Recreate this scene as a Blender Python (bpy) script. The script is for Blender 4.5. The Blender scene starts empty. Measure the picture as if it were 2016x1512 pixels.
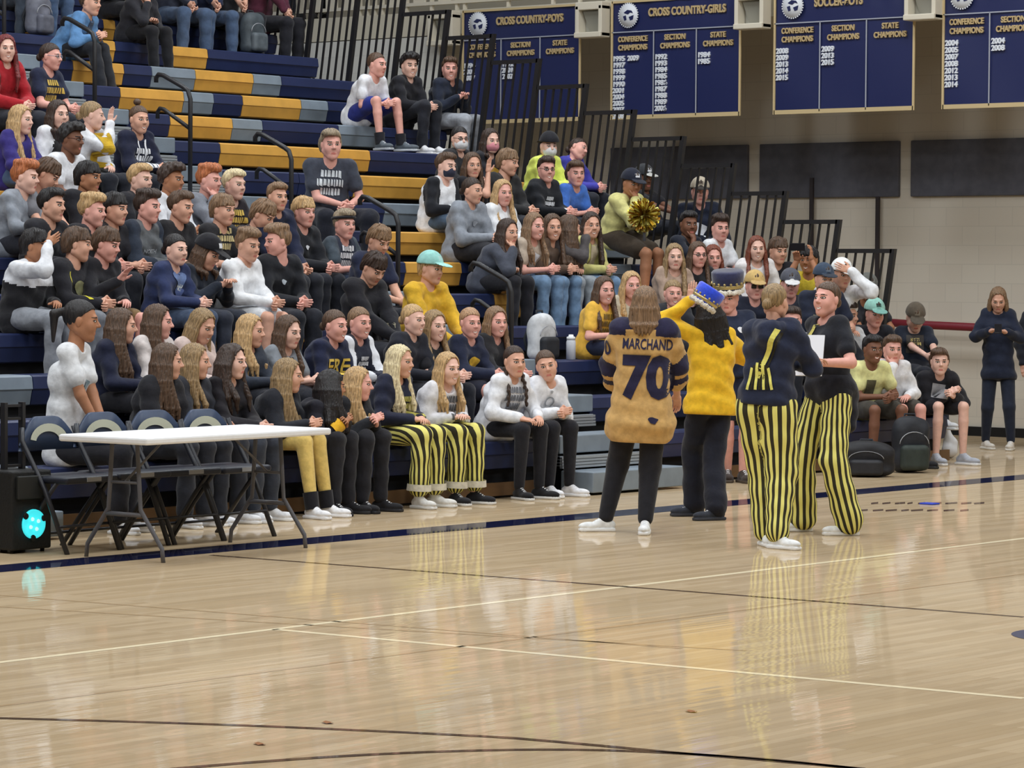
import bpy, bmesh, math, random
import numpy as np
from mathutils import Vector, Matrix
from mathutils.bvhtree import BVHTree
random.seed(7); np.random.seed(7)
SC = bpy.context.scene
COL = SC.collection

# ------------------------------------------------------------------ camera
F = 6200.; CX, CY = 1008., 756.; CAMH = 1.72
YAW = math.atan2(5092, 6200); PITCH = math.atan((756-537)/F); ROLL = 0.007
_f0 = np.array([math.cos(YAW), math.sin(YAW), 0.]); _r0 = np.array([math.sin(YAW), -math.cos(YAW), 0.]); _u0 = np.array([0, 0, 1.])
CF = _f0*math.cos(PITCH) - _u0*math.sin(PITCH); _u = _u0*math.cos(PITCH) + _f0*math.sin(PITCH)
CR = _r0*math.cos(ROLL) + _u*math.sin(ROLL); CU = _u*math.cos(ROLL) - _r0*math.sin(ROLL)
CAM = np.array([0, 0, CAMH])
cam = bpy.data.cameras.new('camera'); co = bpy.data.objects.new('camera', cam); COL.objects.link(co)
cam.sensor_width = 36; cam.lens = F/2016*36; cam.clip_end = 200; cam.clip_start = .5
co.matrix_world = Matrix(((CR[0], CU[0], -CF[0], 0), (CR[1], CU[1], -CF[1], 0), (CR[2], CU[2], -CF[2], CAMH), (0, 0, 0, 1)))
SC.camera = co
def ray(x, y): return CR*(x-CX)/F - CU*(y-CY)/F + CF
def onZ(x, y, z): d = ray(x, y); return CAM + d*((z-CAMH)/d[2])
def onY(x, y, Y): d = ray(x, y); return CAM + d*(Y/d[1])
def onX(x, y, X): d = ray(x, y); return CAM + d*(X/d[0])
def onD(x, y, D): return CAM + ray(x, y)*D

# ------------------------------------------------------------------ world, lights, exposure
w = bpy.data.worlds.new('world'); SC.world = w; w.use_nodes = True
w.node_tree.nodes['Background'].inputs[0].default_value = (.80, .88, 1, 1)
w.node_tree.nodes['Background'].inputs[1].default_value = .35
SC.view_settings.view_transform = 'Standard'; SC.view_settings.look = 'None'
SC.view_settings.gamma = 1; SC.view_settings.exposure = 0.0
def area(loc, sx, sy, power, rot=(0, 0, 0), color=(.89, .95, 1)):
    l = bpy.data.lights.new('gym_light', 'AREA'); l.shape = 'RECTANGLE'; l.size = sx; l.size_y = sy; l.energy = power; l.color = color
    o = bpy.data.objects.new('gym_light', l); COL.objects.link(o); o.location = loc; o.rotation_euler = rot
    return o
LP = 195
for X in (6, 12, 18, 24):
    for Y in (4, 9.5, 15, 20.5):
        area((X, Y, 8.6), 2.4, 1.2, LP)

# ------------------------------------------------------------------ materials
def lin(c):
    c = np.array(c, float)/255
    return tuple(np.where(c <= .04045, c/12.92, ((c+.055)/1.055)**2.4))
_M = {}
def mat(name, c, rough=.7, var=0., vs=(8, 8, 8), bump=0., bs=60, metal=0., spec=.35, emit=0., sheen=0.):
    key = (name, tuple(c), rough, var, bump)
    if key in _M: return _M[key]
    m = bpy.data.materials.new(name); m.use_nodes = True; nt = m.node_tree; b = nt.nodes['Principled BSDF']
    L = (*lin(c), 1)
    b.inputs['Base Color'].default_value = L; b.inputs['Roughness'].default_value = rough
    b.inputs['Metallic'].default_value = metal; b.inputs['Specular IOR Level'].default_value = spec
    if emit: b.inputs['Emission Color'].default_value = L; b.inputs['Emission Strength'].default_value = emit
    if sheen: b.inputs['Sheen Weight'].default_value = sheen
    if var or bump:
        tc = nt.nodes.new('ShaderNodeTexCoord'); mp = nt.nodes.new('ShaderNodeMapping'); nt.links.new(tc.outputs['Object'], mp.inputs[0])
        mp.inputs['Scale'].default_value = vs
        n = nt.nodes.new('ShaderNodeTexNoise'); n.inputs['Scale'].default_value = 1; n.inputs['Detail'].default_value = 3
        nt.links.new(mp.outputs[0], n.inputs['Vector'])
        if var:
            r = nt.nodes.new('ShaderNodeMixRGB'); r.blend_type = 'MIX'
            r.inputs[1].default_value = tuple(max(0, v*(1-var)) for v in L[:3]) + (1,); r.inputs[2].default_value = tuple(min(1, v*(1+var)) for v in L[:3]) + (1,)
            cr = nt.nodes.new('ShaderNodeMapRange'); cr.inputs[1].default_value = .35; cr.inputs[2].default_value = .65
            nt.links.new(n.outputs[0], cr.inputs[0]); nt.links.new(cr.outputs[0], r.inputs[0]); nt.links.new(r.outputs[0], b.inputs['Base Color'])
        if bump:
            bp = nt.nodes.new('ShaderNodeBump'); bp.inputs['Strength'].default_value = bump; bp.inputs['Distance'].default_value = .01
            nt.links.new(n.outputs[0], bp.inputs['Height']); nt.links.new(bp.outputs[0], b.inputs['Normal'])
    _M[key] = m; return m
def cloth(c, name='cloth'): return mat(name, c, .85, .12, (22, 22, 22), .5, sheen=.15, spec=.2)
def skinm(c): return mat('skin', c, .55, .05, (30, 30, 30), .0, spec=.4)
def hairm(c): return mat('hair', c, .5, .42, (120, 120, 9), .7, spec=.5)

# ------------------------------------------------------------------ object helpers
def link(name, me, parent=None, mats=(), loc=None, mw=None):
    o = bpy.data.objects.new(name, me); COL.objects.link(o)
    if me is not None and not me.materials:
        for m in mats: me.materials.append(m)
    elif me is not None:
        for i, m in enumerate(mats): o.material_slots[i].link = 'OBJECT'; o.material_slots[i].material = m
    if parent: o.parent = parent
    if loc is not None: o.location = loc
    if mw is not None: o.matrix_local = mw
    return o
def tag(o, label=None, cat=None, group=None, kind=None):
    if label: o['label'] = label
    if cat: o['category'] = cat
    if group: o['group'] = group
    if kind: o['kind'] = kind
    return o
def empty(name, loc=(0, 0, 0), rz=0): 
    o = bpy.data.objects.new(name, None); COL.objects.link(o); o.location = loc; o.rotation_euler = (0, 0, rz); o.empty_display_size = .1
    return o
def mk(name, V, Fc, mi=None, smooth=False):
    me = bpy.data.meshes.new(name); V = np.asarray(V, np.float32); Fc = np.asarray(Fc, np.int32)
    me.vertices.add(len(V)); me.vertices.foreach_set('co', V.ravel())
    k = Fc.shape[1]; me.loops.add(Fc.size); me.loops.foreach_set('vertex_index', Fc.ravel())
    me.polygons.add(len(Fc)); me.polygons.foreach_set('loop_start', np.arange(0, Fc.size, k, dtype=np.int32))
    if mi is not None: me.polygons.foreach_set('material_index', np.asarray(mi, np.int32))
    me.update(calc_edges=True)
    if smooth: me.shade_smooth()
    return me
class MB:
    """collects boxes, tubes, extrusions as one mesh"""
    def __init__(s): s.bm = bmesh.new(); s.mi = 0
    def _m(s, fs):
        for f in fs: f.material_index = s.mi
    def box(s, lo, hi, bev=0):
        lo, hi = np.minimum(lo, hi), np.maximum(lo, hi)
        r = bmesh.ops.create_cube(s.bm, size=1, matrix=Matrix.Translation((lo+hi)/2) @ Matrix.Diagonal((*(hi-lo), 1)))
        fs = set(f for v in r['verts'] for f in v.link_faces); s._m(fs)
        if bev:
            es = list(set(e for v in r['verts'] for e in v.link_edges))
            b = bmesh.ops.bevel(s.bm, geom=es, offset=bev, segments=2, affect='EDGES', profile=.5); s._m(b['faces'])
        return s
    def tube(s, pts, r, n=8, caps=True):
        pts = [Vector(p) for p in pts]; rs = r if isinstance(r, (list, tuple)) else [r]*len(pts); rings = []
        for i, p in enumerate(pts):
            t = (pts[min(i+1, len(pts)-1)] - pts[max(i-1, 0)]).normalized()
            a = t.orthogonal().normalized() if i == 0 else (pa - t*pa.dot(t)).normalized()
            pa = a; b = t.cross(a)
            rings.append([s.bm.verts.new(p + (a*math.cos(2*math.pi*j/n) + b*math.sin(2*math.pi*j/n))*rs[i]) for j in range(n)])
        for i in range(len(rings)-1):
            for j in range(n):
                f = s.bm.faces.new((rings[i][j], rings[i][(j+1) % n], rings[i+1][(j+1) % n], rings[i+1][j])); f.material_index = s.mi; f.smooth = True
        if caps:
            for q in (rings[0][::-1], rings[-1]): s.bm.faces.new(q).material_index = s.mi
        return s
    def extr(s, prof, x0, x1):   # profile in (y,z) extruded along x
        a = [s.bm.verts.new((x0, y, z)) for y, z in prof]; b = [s.bm.verts.new((x1, y, z)) for y, z in prof]; n = len(prof)
        fs = [s.bm.faces.new((a[i], a[(i+1) % n], b[(i+1) % n], b[i])) for i in range(n)]
        fs += [s.bm.faces.new(a[::-1]), s.bm.faces.new(b)]; s._m(fs); return s
    def lathe(s, prof, c=(0, 0, 0), n=32, M=None):
        M = M or Matrix.Identity(4); rings = []
        for r, z in prof: rings.append([s.bm.verts.new(M @ Vector((c[0]+r*math.cos(2*math.pi*j/n), c[1]+r*math.sin(2*math.pi*j/n), c[2]+z))) for j in range(n)])
        for i in range(len(rings)-1):
            for j in range(n):
                f = s.bm.faces.new((rings[i][j], rings[i][(j+1) % n], rings[i+1][(j+1) % n], rings[i+1][j])); f.smooth = True; f.material_index = s.mi
        for q in (rings[0][::-1], rings[-1]): s.bm.faces.new(q).material_index = s.mi
        return s
    def done(s, name, mats, parent=None, loc=None, smooth=False):
        bmesh.ops.recalc_face_normals(s.bm, faces=s.bm.faces[:]); me = bpy.data.meshes.new(name); s.bm.to_mesh(me); s.bm.free()
        if smooth: me.shade_smooth()
        return link(name, me, parent, mats if isinstance(mats, (list, tuple)) else [mats], loc)

# ------------------------------------------------------------------ signed-distance surfaces -> smooth meshes
def smin(a, b, k):
    h = np.clip(.5+.5*(b-a)/k, 0, 1); return b*(1-h)+a*h-k*h*(1-h)
class SD:
    def __init__(s, lo, hi, res):
        s.lo = np.array(lo, np.float32)-2*res; s.res = res
        s.n = np.ceil((np.array(hi)+2*res-s.lo)/res).astype(int)+1
        s.ax = [s.lo[i]+res*np.arange(s.n[i], dtype=np.float32) for i in range(3)]
        s.F = np.full(s.n, .2, np.float32)
    def _sub(s, lo, hi, pad):
        a = np.clip(np.floor((np.array(lo)-pad-s.lo)/s.res).astype(int), 0, s.n); b = np.clip(np.ceil((np.array(hi)+pad-s.lo)/s.res).astype(int)+1, 0, s.n)
        sl = tuple(slice(a[i], b[i]) for i in range(3))
        return sl, s.ax[0][sl[0]][:, None, None], s.ax[1][sl[1]][None, :, None], s.ax[2][sl[2]][None, None, :]
    def _put(s, sl, d, k, op):
        f = s.F[sl]
        if f.size == 0: return
        if op == 0: s.F[sl] = smin(f, d, k) if k else np.minimum(f, d)
        else: s.F[sl] = -smin(-f, d, k) if k else np.maximum(f, -d)
    def cone(s, a, b, ra, rb=None, k=.02, op=0):
        rb = ra if rb is None else rb; a = np.asarray(a, float); b = np.asarray(b, float)
        R = max(ra, rb); sl, x, y, z = s._sub(np.minimum(a, b)-R, np.maximum(a, b)+R, k+.012+2*s.res)
        v = b-a; L = max(float(v@v), 1e-9)
        t = np.clip(((x-a[0])*v[0]+(y-a[1])*v[1]+(z-a[2])*v[2])/L, 0, 1)
        d = np.sqrt((x-a[0]-t*v[0])**2+(y-a[1]-t*v[1])**2+(z-a[2]-t*v[2])**2)-(ra+(rb-ra)*t)
        s._put(sl, d.astype(np.float32), k, op)
    def ell(s, c, r, k=.02, op=0, R=None):
        c = np.asarray(c, float); r = np.asarray(r, float); m = r.max() if R is not None else r
        sl, x, y, z = s._sub(c-m, c+m, k+.012+2*s.res)
        x, y, z = x-c[0], y-c[1], z-c[2]
        if R is not None: R = np.asarray(R); x, y, z = [R[i, 0]*x+R[i, 1]*y+R[i, 2]*z for i in range(3)]
        q = np.sqrt((x/r[0])**2+(y/r[1])**2+(z/r[2])**2); g = np.sqrt((x/r[0]**2)**2+(y/r[1]**2)**2+(z/r[2]**2)**2)
        s._put(sl, (q*(q-1)/np.maximum(g, 1e-4)).astype(np.float32), k, op)
    def rbox(s, c, h, r, k=.01, op=0, R=None):
        c = np.asarray(c, float); h = np.asarray(h, float); m = np.linalg.norm(h) if R is not None else h
        sl, x, y, z = s._sub(c-m, c+m, k+.012+2*s.res)
        x, y, z = x-c[0], y-c[1], z-c[2]
        if R is not None: R = np.asarray(R); x, y, z = [R[i, 0]*x+R[i, 1]*y+R[i, 2]*z for i in range(3)]
        qx, qy, qz = abs(x)-h[0]+r, abs(y)-h[1]+r, abs(z)-h[2]+r
        d = np.sqrt(np.maximum(qx, 0)**2+np.maximum(qy, 0)**2+np.maximum(qz, 0)**2)+np.minimum(np.maximum(qx, np.maximum(qy, qz)), 0)-r
        s._put(sl, d.astype(np.float32), k, op)
    def grid(s): return s.ax[0][:, None, None], s.ax[1][None, :, None], s.ax[2][None, None, :]
    def fold(s, amp, fr=42., ph=0.):
        x, y, z = s.grid()
        s.F += (amp*(np.sin(fr*z+9*x+ph+2.2*np.sin(11*x+7*y+ph))*.6+np.sin(fr*.7*(x+y)-17*z+2*ph)*.5)).astype(np.float32)
    def mesh(s):
        Fd = s.F; S = Fd < 0; n = s.n
        cs = [(i, j, k) for i in (0, 1) for j in (0, 1) for k in (0, 1)]
        def cv(A, c): return A[c[0]:n[0]-1+c[0], c[1]:n[1]-1+c[1], c[2]:n[2]-1+c[2]]
        cnt = sum(cv(S, c).astype(np.int8) for c in cs); act = (cnt > 0) & (cnt < 8)
        ijk = np.argwhere(act)
        if len(ijk) == 0: return np.zeros((3, 3)), np.array([[0, 1, 2, 2]])
        idx = np.full(act.shape, -1, np.int32); idx[act] = np.arange(len(ijk))
        v = {c: Fd[ijk[:, 0]+c[0], ijk[:, 1]+c[1], ijk[:, 2]+c[2]] for c in cs}
        P = np.zeros((len(ijk), 3)); N = np.zeros(len(ijk))
        for c in cs:
            for ax in range(3):
                if c[ax] == 0:
                    d = list(c); d[ax] = 1; d = tuple(d); m = (v[c] < 0) != (v[d] < 0)
                    t = np.where(m, v[c]/np.where(m, v[c]-v[d], 1), 0)
                    p = np.array(c, float)[None]+np.zeros((len(ijk), 3)); p[:, ax] += t; P += p*m[:, None]; N += m
        V = (ijk+P/N[:, None])*s.res+s.lo
        Q = []
        for ax in range(3):
            a1, a2 = [(1, 2), (2, 0), (0, 1)][ax]
            A = np.moveaxis(S, (ax, a1, a2), (0, 1, 2)); I = np.moveaxis(idx, (ax, a1, a2), (0, 1, 2))
            s0 = A[:-1, 1:-1, 1:-1]; s1 = A[1:, 1:-1, 1:-1]; q = np.argwhere(s0 != s1)
            if not len(q): continue
            i, j, k = q[:, 0], q[:, 1]+1, q[:, 2]+1
            a, b, c, d = I[i, j-1, k-1], I[i, j, k-1], I[i, j, k], I[i, j-1, k]
            fl = s0[q[:, 0], q[:, 1], q[:, 2]]
            Q.append(np.where(fl[:, None], np.stack([a, b, c, d], 1), np.stack([d, c, b, a], 1)))
        return V, np.concatenate(Q)

# ------------------------------------------------------------------ figure templates (local frame: +x the person's right, +y forward, +z up)
_T = {}
def head_tpl(g, smile):
    key = ('head', g, smile)
    if key in _T: return _T[key]
    s = SD((-.10, -.13, -.15), (.10, .13, .14), .0046); f = g == 'f'
    s.ell((0, -.012, .030), (.074, .094, .088), 0)
    s.ell((0, .014, -.032), (.061 if f else .064, .076, .080), .035)
    s.cone((0, .052, -.090), (0, .060, -.097), .020 if f else .024, k=.03)
    for q in (-1, 1):
        s.cone((q*.050, -.012, -.052), (q*.020, .048, -.092), .020 if f else .025, .019, .03)
        s.ell((q*.033, .056, -.030), (.026, .020, .028), .035)
    s.cone((-.030, .080, .026), (.030, .080, .026), .010 if f else .013, k=.018)
    for q in (-1, 1):
        s.ell((q*.031, .101, .006), (.019, .018, .014), .010, 1)
        s.ell((q*.031, .074, .005), (.014, .0145, .012), .003)
    s.cone((0, .084, .014), (0, .106, -.022), .0075, .0115, .012)
    for q in (-1, 1): s.ell((q*.011, .094, -.026), (.008, .010, .007), .007)
    if smile:
        for q in (-1, 1):
            s.cone((0, .089, -.064), (q*.025, .078, -.055), .0052, .003, .004); s.cone((0, .087, -.076), (q*.024, .077, -.060), .006, .003, .004)
        s.ell((0, .095, -.067), (.018, .012, .0055), .003, 1)
    else:
        s.cone((-.018, .079, -.065), (.018, .079, -.065), .0055, k=.008); s.cone((-.014, .079, -.071), (.014, .079, -.071), .0062, k=.008)
        s.ell((0, .093, -.0675), (.021, .006, .0016), .002, 1)
    for q in (-1, 1): s.ell((q*.077, -.010, -.004), (.009, .017, .029), .008)
    V, Q = s.mesh(); c = V[Q].mean(1); x, y, z = abs(c[:, 0]), c[:, 1], c[:, 2]; fr = y > .05
    mi = np.zeros(len(Q), int)
    mz = z - (.30*x if smile else 0)*1.0
    lip = fr & (x < (.024 if smile else .019)) & (mz < -.0605) & (mz > -.0765) & (y > .074); mi[lip] = 1
    if smile: mi[fr & (x < .019) & (mz < -.0635) & (mz > -.0725)] = 4
    mi[fr & (((x-.031)/.0180)**2+((z-.0055)/.0090)**2 < 1)] = 2
    mi[fr & (((x-.031)/.0120)**2+((z-.0050)/.0050)**2 < 1) & (((x-.031)/.0055)**2 > 1)] = 4
    mi[fr & (abs(x-.033) < .017) & (abs(z-.0275+.12*abs(x-.028)) < (.0032 if f else .0046))] = 3
    _T[key] = (V, Q, mi); return _T[key]

def ease(a, b, t): return np.interp(t, a, b)
def hair_tpl(style):
    key = ('hair', style)
    if key in _T: return _T[key]
    big = style in ('long', 'longer', 'bob', 'curlylong', 'wavy', 'braids', 'halfup')
    s = SD((-.22, -.24, -.62 if big else -.20), (.22, .2, .24), .0062 if big else .0052)
    r = np.array((.083, .104, .096)); c = np.array((0, -.014, .036))
    if style in ('tied', 'bun', 'pony', 'braids', 'buzz'): r = np.array((.079, .100, .092))
    if style == 'mop': r = np.array((.086, .105, .101))
    if style in ('curly', 'afro'): r = np.array((.096, .112, .108))
    s.ell(c, r, 0)
    if style == 'quiff': s.ell((0, .045, .105), (.062, .060, .040), .03); s.ell((0, -.02, .115), (.07, .08, .03), .03)
    if style == 'short': s.ell((0, .040, .098), (.064, .055, .034), .03)
    if style == 'flow': s.ell((0, -.05, .0), (.090, .075, .105), .03); s.ell((.02, .05, .095), (.07, .055, .04), .03)
    if style in ('curly', 'afro'): s.ell((0, .05, .10), (.078, .060, .050), .03)
    if style == 'mop':
        for i in range(9):
            a = -1.15+i*.29; s.cone((.05*math.sin(a), .045*math.cos(a), .10), (.080*math.sin(a), .100*math.cos(a)-.008, .044+.018*math.sin(i*2.3)), .024, .008, .010)
        s.ell((0, -.055, -.015), (.075, .06, .085), .03)
    x, y, z = s.grid()
    th = np.arctan2(x, y+.02)
    amp = {'curly': .007, 'afro': .006, 'curlylong': .006, 'buzz': 0, 'tied': .0015, 'bun': .0015, 'pony': .0015, 'braids': .0015}.get(style, .0035)
    if style in ('curly', 'afro', 'curlylong'): nz = amp*(np.sin(95*x+1)*np.sin(88*y+2)*np.sin(92*z)+.5*np.sin(160*x+60*z)*np.sin(150*y))
    else: nz = amp*(np.sin(24*th+4*np.sin(14*z)+20*y)+.5*np.sin(47*th-25*z))
    nz = nz+(.005 if style in ('mop', 'flow', 'short', 'quiff') else .002)*np.sin(9*th+31*z+1)*np.sin(23*z+5*y*8+2)
    s.F += nz.astype(np.float32)
    if not big:
        zz = [-.2, -.085, -.06, -.03, 0, .03, .055, .075, .092, .11]
        if style == 'mop': g = [-.5, -.20, -.035, -.02, -.012, .02, .2, .3, .3, .3]
        elif style == 'flow': g = [-.5, -.2, -.03, -.02, -.01, .015, .035, .06, .2, .3]
        elif style in ('tied', 'bun', 'pony'): g = [-.5, -.30, -.05, -.028, -.010, .014, .044, .070, .2, .3]
        else: g = [-.5, -.30, -.20, -.045, -.018, .012, .036, .058, .2, .3]
        gy = np.interp(z, zz, g)
        s.F = np.maximum(s.F, (y-gy-.007*np.sin(60*x+40*z)*(z > .0)-.006*np.sin(33*x+2)*(z > .03)).astype(np.float32))
    else:
        # face opening then falling hair
        wz = np.interp(z, [-.3, -.10, -.05, 0, .04, .07, .088, .10], [.075, .070, .070, .068, .062, .048, .022, -.1])
        op = np.maximum(.012-y, abs(x)-wz); s.F = np.maximum(s.F, -op.astype(np.float32)) if style != 'braids' else np.maximum(s.F, (y-np.interp(z, [-.3, -.06, 0, .03, .055, .078, .095], [-.4, -.05, -.01, .01, .036, .06, .3])).astype(np.float32))
        Ln = {'bob': .20, 'long': .36, 'longer': .46, 'curlylong': .36, 'wavy': .42, 'braids': 0, 'halfup': .40}[style]
        rr = 1.25 if style == 'curlylong' else 1.0
        if Ln:
            for i in range(19):
                a = math.radians(64+i*(296-64)/18); sa, ca = math.sin(a), math.cos(a); rnd = random.random()
                p0 = (.062*sa, .075*ca-.016, .055); p1 = (.084*sa*rr, .092*ca-.018, -.03); p2 = (.098*sa*rr, .094*ca-.012, -.14)
                fr = 1. if i in (0, 1, 2, 16, 17, 18) else 0; back = max(0, -ca)
                p3 = ((.100 if fr else .12)*sa*rr, .085*ca+(.060-.02*min(i, 18-i) if fr else -.035*back), -Ln*.70)
                p4 = ((.085 if fr else .105)*sa*rr, .08*ca+(.080-.02*min(i, 18-i) if fr else -.04*back), -Ln*(.92+.16*rnd))
                if style in ('wavy', 'curlylong'):
                    p3 = (p3[0]+.014*math.sin(i*1.9), p3[1]+.012*math.cos(i*2.3), p3[2])
                R0 = .019*rr
                s.cone(p0, p1, R0, R0, .008); s.cone(p1, p2, R0, R0*1.15, .008); s.cone(p2, p3, R0*1.15, R0*1.1, .008); s.cone(p3, p4, R0*1.1, .007, .007)
        if style == 'braids':
            for q in (-1, 1):
                for i in range(11):
                    t = i/10; s.ell((q*(.070+.012*t+.004*(-1)**i), -.02+.09*min(1, t*1.6), -.06-.27*t), (.016-.004*t, .017-.004*t, .021), .004)
        x, y, z = s.grid(); lo = z < 0
        s.F += (np.where(lo, .003, 0)*np.sin(60*np.arctan2(x, y+.02)+5*np.sin(18*z))).astype(np.float32)
    if style == 'bun': s.ell((0, -.045, .155), (.034, .034, .030), .006)
    if style == 'pony': s.cone((0, -.11, .05), (0, -.16, .03), .022, .026, .01); s.cone((0, -.16, .03), (0, -.155, -.13), .028, .010, .01)
    if style == 'tied': s.ell((0, -.115, -.01), (.032, .030, .036), .01)
    V, Q = s.mesh(); me = mk('hair', V, Q, smooth=True); _T[key] = me; return me

def hand_tpl(pose):
    """right hand: wrist at origin, fingers +y, palm faces -z, thumb towards -x (the inner side)"""
    key = ('hand', pose)
    if key in _T: return _T[key]
    s = SD((-.09, -.03, -.10), (.07, .22, .06), .0042)
    s.rbox((0, .048, 0), (.037, .046, .013), .012, 0); s.cone((0, -.02, 0), (0, .02, 0), .025, .028, .02)
    cu = {'open': .12, 'relax': .55, 'fist': 1.25}[pose]
    for i, (fx, L, r) in enumerate(((-.029, .072, .0082), (-.010, .080, .0086), (.010, .074, .0082), (.028, .058, .0073))):
        p = np.array((fx, .090-.004*abs(i-1), 0)); a = cu*.35; dx = (fx)*(.9 if pose == 'open' else .25)
        for seg, l in enumerate((.44, .31, .25)):
            q = p+L*l*np.array((dx, math.cos(a), -math.sin(a))); s.cone(p, q, r*(1-.09*seg), r*(1-.09*(seg+1)), .004); p = q; a += cu*(.9+.05*i)
    p = np.array((-.028, .022, -.004)); q = p+(-.028, .028, -.010); t = q+(-.010, .030, -.006) if pose != 'fist' else q+(.022, .024, -.014)
    s.cone(p, q, .0135, .0105, .010); s.cone(q, t, .0105, .0080, .004)
    V, Q = s.mesh(); _T[key] = (V, Q); return _T[key]

def shoe_tpl(kind):
    key = ('shoe', kind)
    if key in _T: return _T[key]
    s = SD((-.06, -.10, -.01), (.06, .22, .14), .006)
    s.ell((0, .115, .038), (.043, .080, .030), 0); s.ell((0, -.005, .045), (.036, .068, .042), .03); s.cone((0, .06, .055), (0, .0, .088), .026, .030, .02)
    if kind == 'high': s.cone((0, .0, .08), (0, -.008, .125), .034, .033, .01)
    s.rbox((0, .062, .012), (.044, .130, .013), .012, .003)
    x, y, z = s.grid(); s.F = np.maximum(s.F, (-z).astype(np.float32)+np.zeros_like(s.F)); s.F = np.maximum(s.F, (abs(x)-np.interp(y, [-.1, -.03, .05, .12, .2], [.03, .036, .036, .045, .02])-.004).astype(np.float32)+np.zeros_like(s.F))
    V, Q = s.mesh(); c = V[Q].mean(1); mi = (c[:, 2] < .022).astype(int)
    mi[(abs(c[:, 0]) < .012) & (c[:, 1] > .02) & (c[:, 1] < .10) & (c[:, 2] > .045) & (np.sin(c[:, 1]*330) > 0)] = 2
    me = mk('shoe', V, Q, mi, True); _T[key] = me; return me

def hat_tpl(kind):
    key = ('hat', kind)
    if key in _T: return _T[key]
    if kind in ('cap', 'backcap'):
        s = SD((-.12, -.14, .0), (.12, .24, .16), .005)
        s.ell((0, -.010, .040), (.090, .108, .106), 0)
        x, y, z = s.grid(); s.F = np.maximum(s.F, (.040-.12*(y+.1)*0-z).astype(np.float32)+np.zeros_like(s.F))
        s.ell((0, .118, .042), (.068, .072, .0075), .006, 0, np.array(((1, 0, 0), (0, math.cos(.22), -math.sin(.22)), (0, math.sin(.22), math.cos(.22)))))
        V, Q = s.mesh(); c = V[Q].mean(1); mi = np.where(c[:, 1] > .094, 1, 0); mi[(abs(c[:, 0]) < .024) & (c[:, 1] > .05) & (c[:, 2] > .072) & (c[:, 2] < .104)] = 2
        if kind == 'backcap': V = V*np.array((-1, -1, 1))
        me = mk('cap', V, Q, mi, True)
    _T[key] = me; return me

# ------------------------------------------------------------------ figures
SKIN = dict(fair=(236, 190, 172), light=(222, 170, 146), pink=(232, 172, 158), tan=(178, 124, 92), brown=(128, 86, 66))
HAIR = dict(blond=(192, 158, 112), plat=(226, 204, 164), dblond=(150, 124, 88), lbrown=(132, 104, 78), brown=(88, 66, 50), dbrown=(58, 42, 34), black=(28, 24, 26),
            ginger=(182, 108, 66), auburn=(120, 62, 44), gray=(150, 134, 112), red=(110, 36, 36), rose=(176, 138, 104))
LIPM = mat('lips', (204, 124, 114), .5); TEETH = mat('teeth', (238, 232, 222), .4)
def eyem(): return mat('eye', (62, 44, 38), .35)
def v3(*a): return np.array(a, float)
Z3 = v3(0, 0, 1)
def unit(v): return v/max(np.linalg.norm(v), 1e-9)
def fdir(p, a):
    d = unit(v3(p[0], p[1], 0)); r = v3(d[1], -d[0], 0); a = math.radians(a)
    return -d*math.cos(a)+r*math.sin(a)
def frame(f, up=Z3):
    f = unit(f); x = unit(np.cross(f, up)); return np.stack([x, f, np.cross(x, f)], 1)
def headframe(p, a, nod=0, tilt=0):
    f = fdir(p, a); x = np.cross(f, Z3); n = math.radians(nod); t = math.radians(tilt)
    f2 = f*math.cos(n)-Z3*math.sin(n); u2 = np.cross(x, f2)
    x2 = x*math.cos(t)+u2*math.sin(t); return np.stack([x2, f2, np.cross(x2, f2)], 1)
def M4(R, t, s=1.):
    return Matrix(((R[0][0]*s, R[0][1]*s, R[0][2]*s, t[0]), (R[1][0]*s, R[1][1]*s, R[1][2]*s, t[1]), (R[2][0]*s, R[2][1]*s, R[2][2]*s, t[2]), (0, 0, 0, 1)))
def ik(a, b, l1, l2, hint):
    v = b-a; d = np.linalg.norm(v); d = min(d, (l1+l2)*.995); u = unit(v); b = a+u*d
    x = (l1*l1-l2*l2+d*d)/(2*d); h = math.sqrt(max(l1*l1-x*x, 1e-5)); hp = unit(hint-u*(hint@u))
    return a+u*x+hp*h, b
def stripem():
    if 'stripe' in _M: return _M['stripe']
    m = bpy.data.materials.new('striped_cotton'); m.use_nodes = True; nt = m.node_tree; b = nt.nodes['Principled BSDF']; b.inputs['Roughness'].default_value = .85
    at = nt.nodes.new('ShaderNodeAttribute'); at.attribute_name = 'ang'; sp = nt.nodes.new('ShaderNodeSeparateXYZ'); nt.links.new(at.outputs['Vector'], sp.inputs[0])
    a2 = nt.nodes.new('ShaderNodeMath'); a2.operation = 'ARCTAN2'; nt.links.new(sp.outputs[1], a2.inputs[0]); nt.links.new(sp.outputs[0], a2.inputs[1])
    mu = nt.nodes.new('ShaderNodeMath'); mu.operation = 'MULTIPLY'; nt.links.new(a2.outputs[0], mu.inputs[0]); mu.inputs[1].default_value = 13
    sn = nt.nodes.new('ShaderNodeMath'); sn.operation = 'SINE'; nt.links.new(mu.outputs[0], sn.inputs[0])
    gt = nt.nodes.new('ShaderNodeMath'); gt.operation = 'GREATER_THAN'; gt.inputs[1].default_value = -.05; nt.links.new(sn.outputs[0], gt.inputs[0])
    mx = nt.nodes.new('ShaderNodeMixRGB'); mx.inputs[1].default_value = (*lin((46, 42, 24)), 1); mx.inputs[2].default_value = (*lin((236, 228, 128)), 1)
    nt.links.new(gt.outputs[0], mx.inputs[0]); nt.links.new(mx.outputs[0], b.inputs['Base Color']); _M['stripe'] = m; return m

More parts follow.
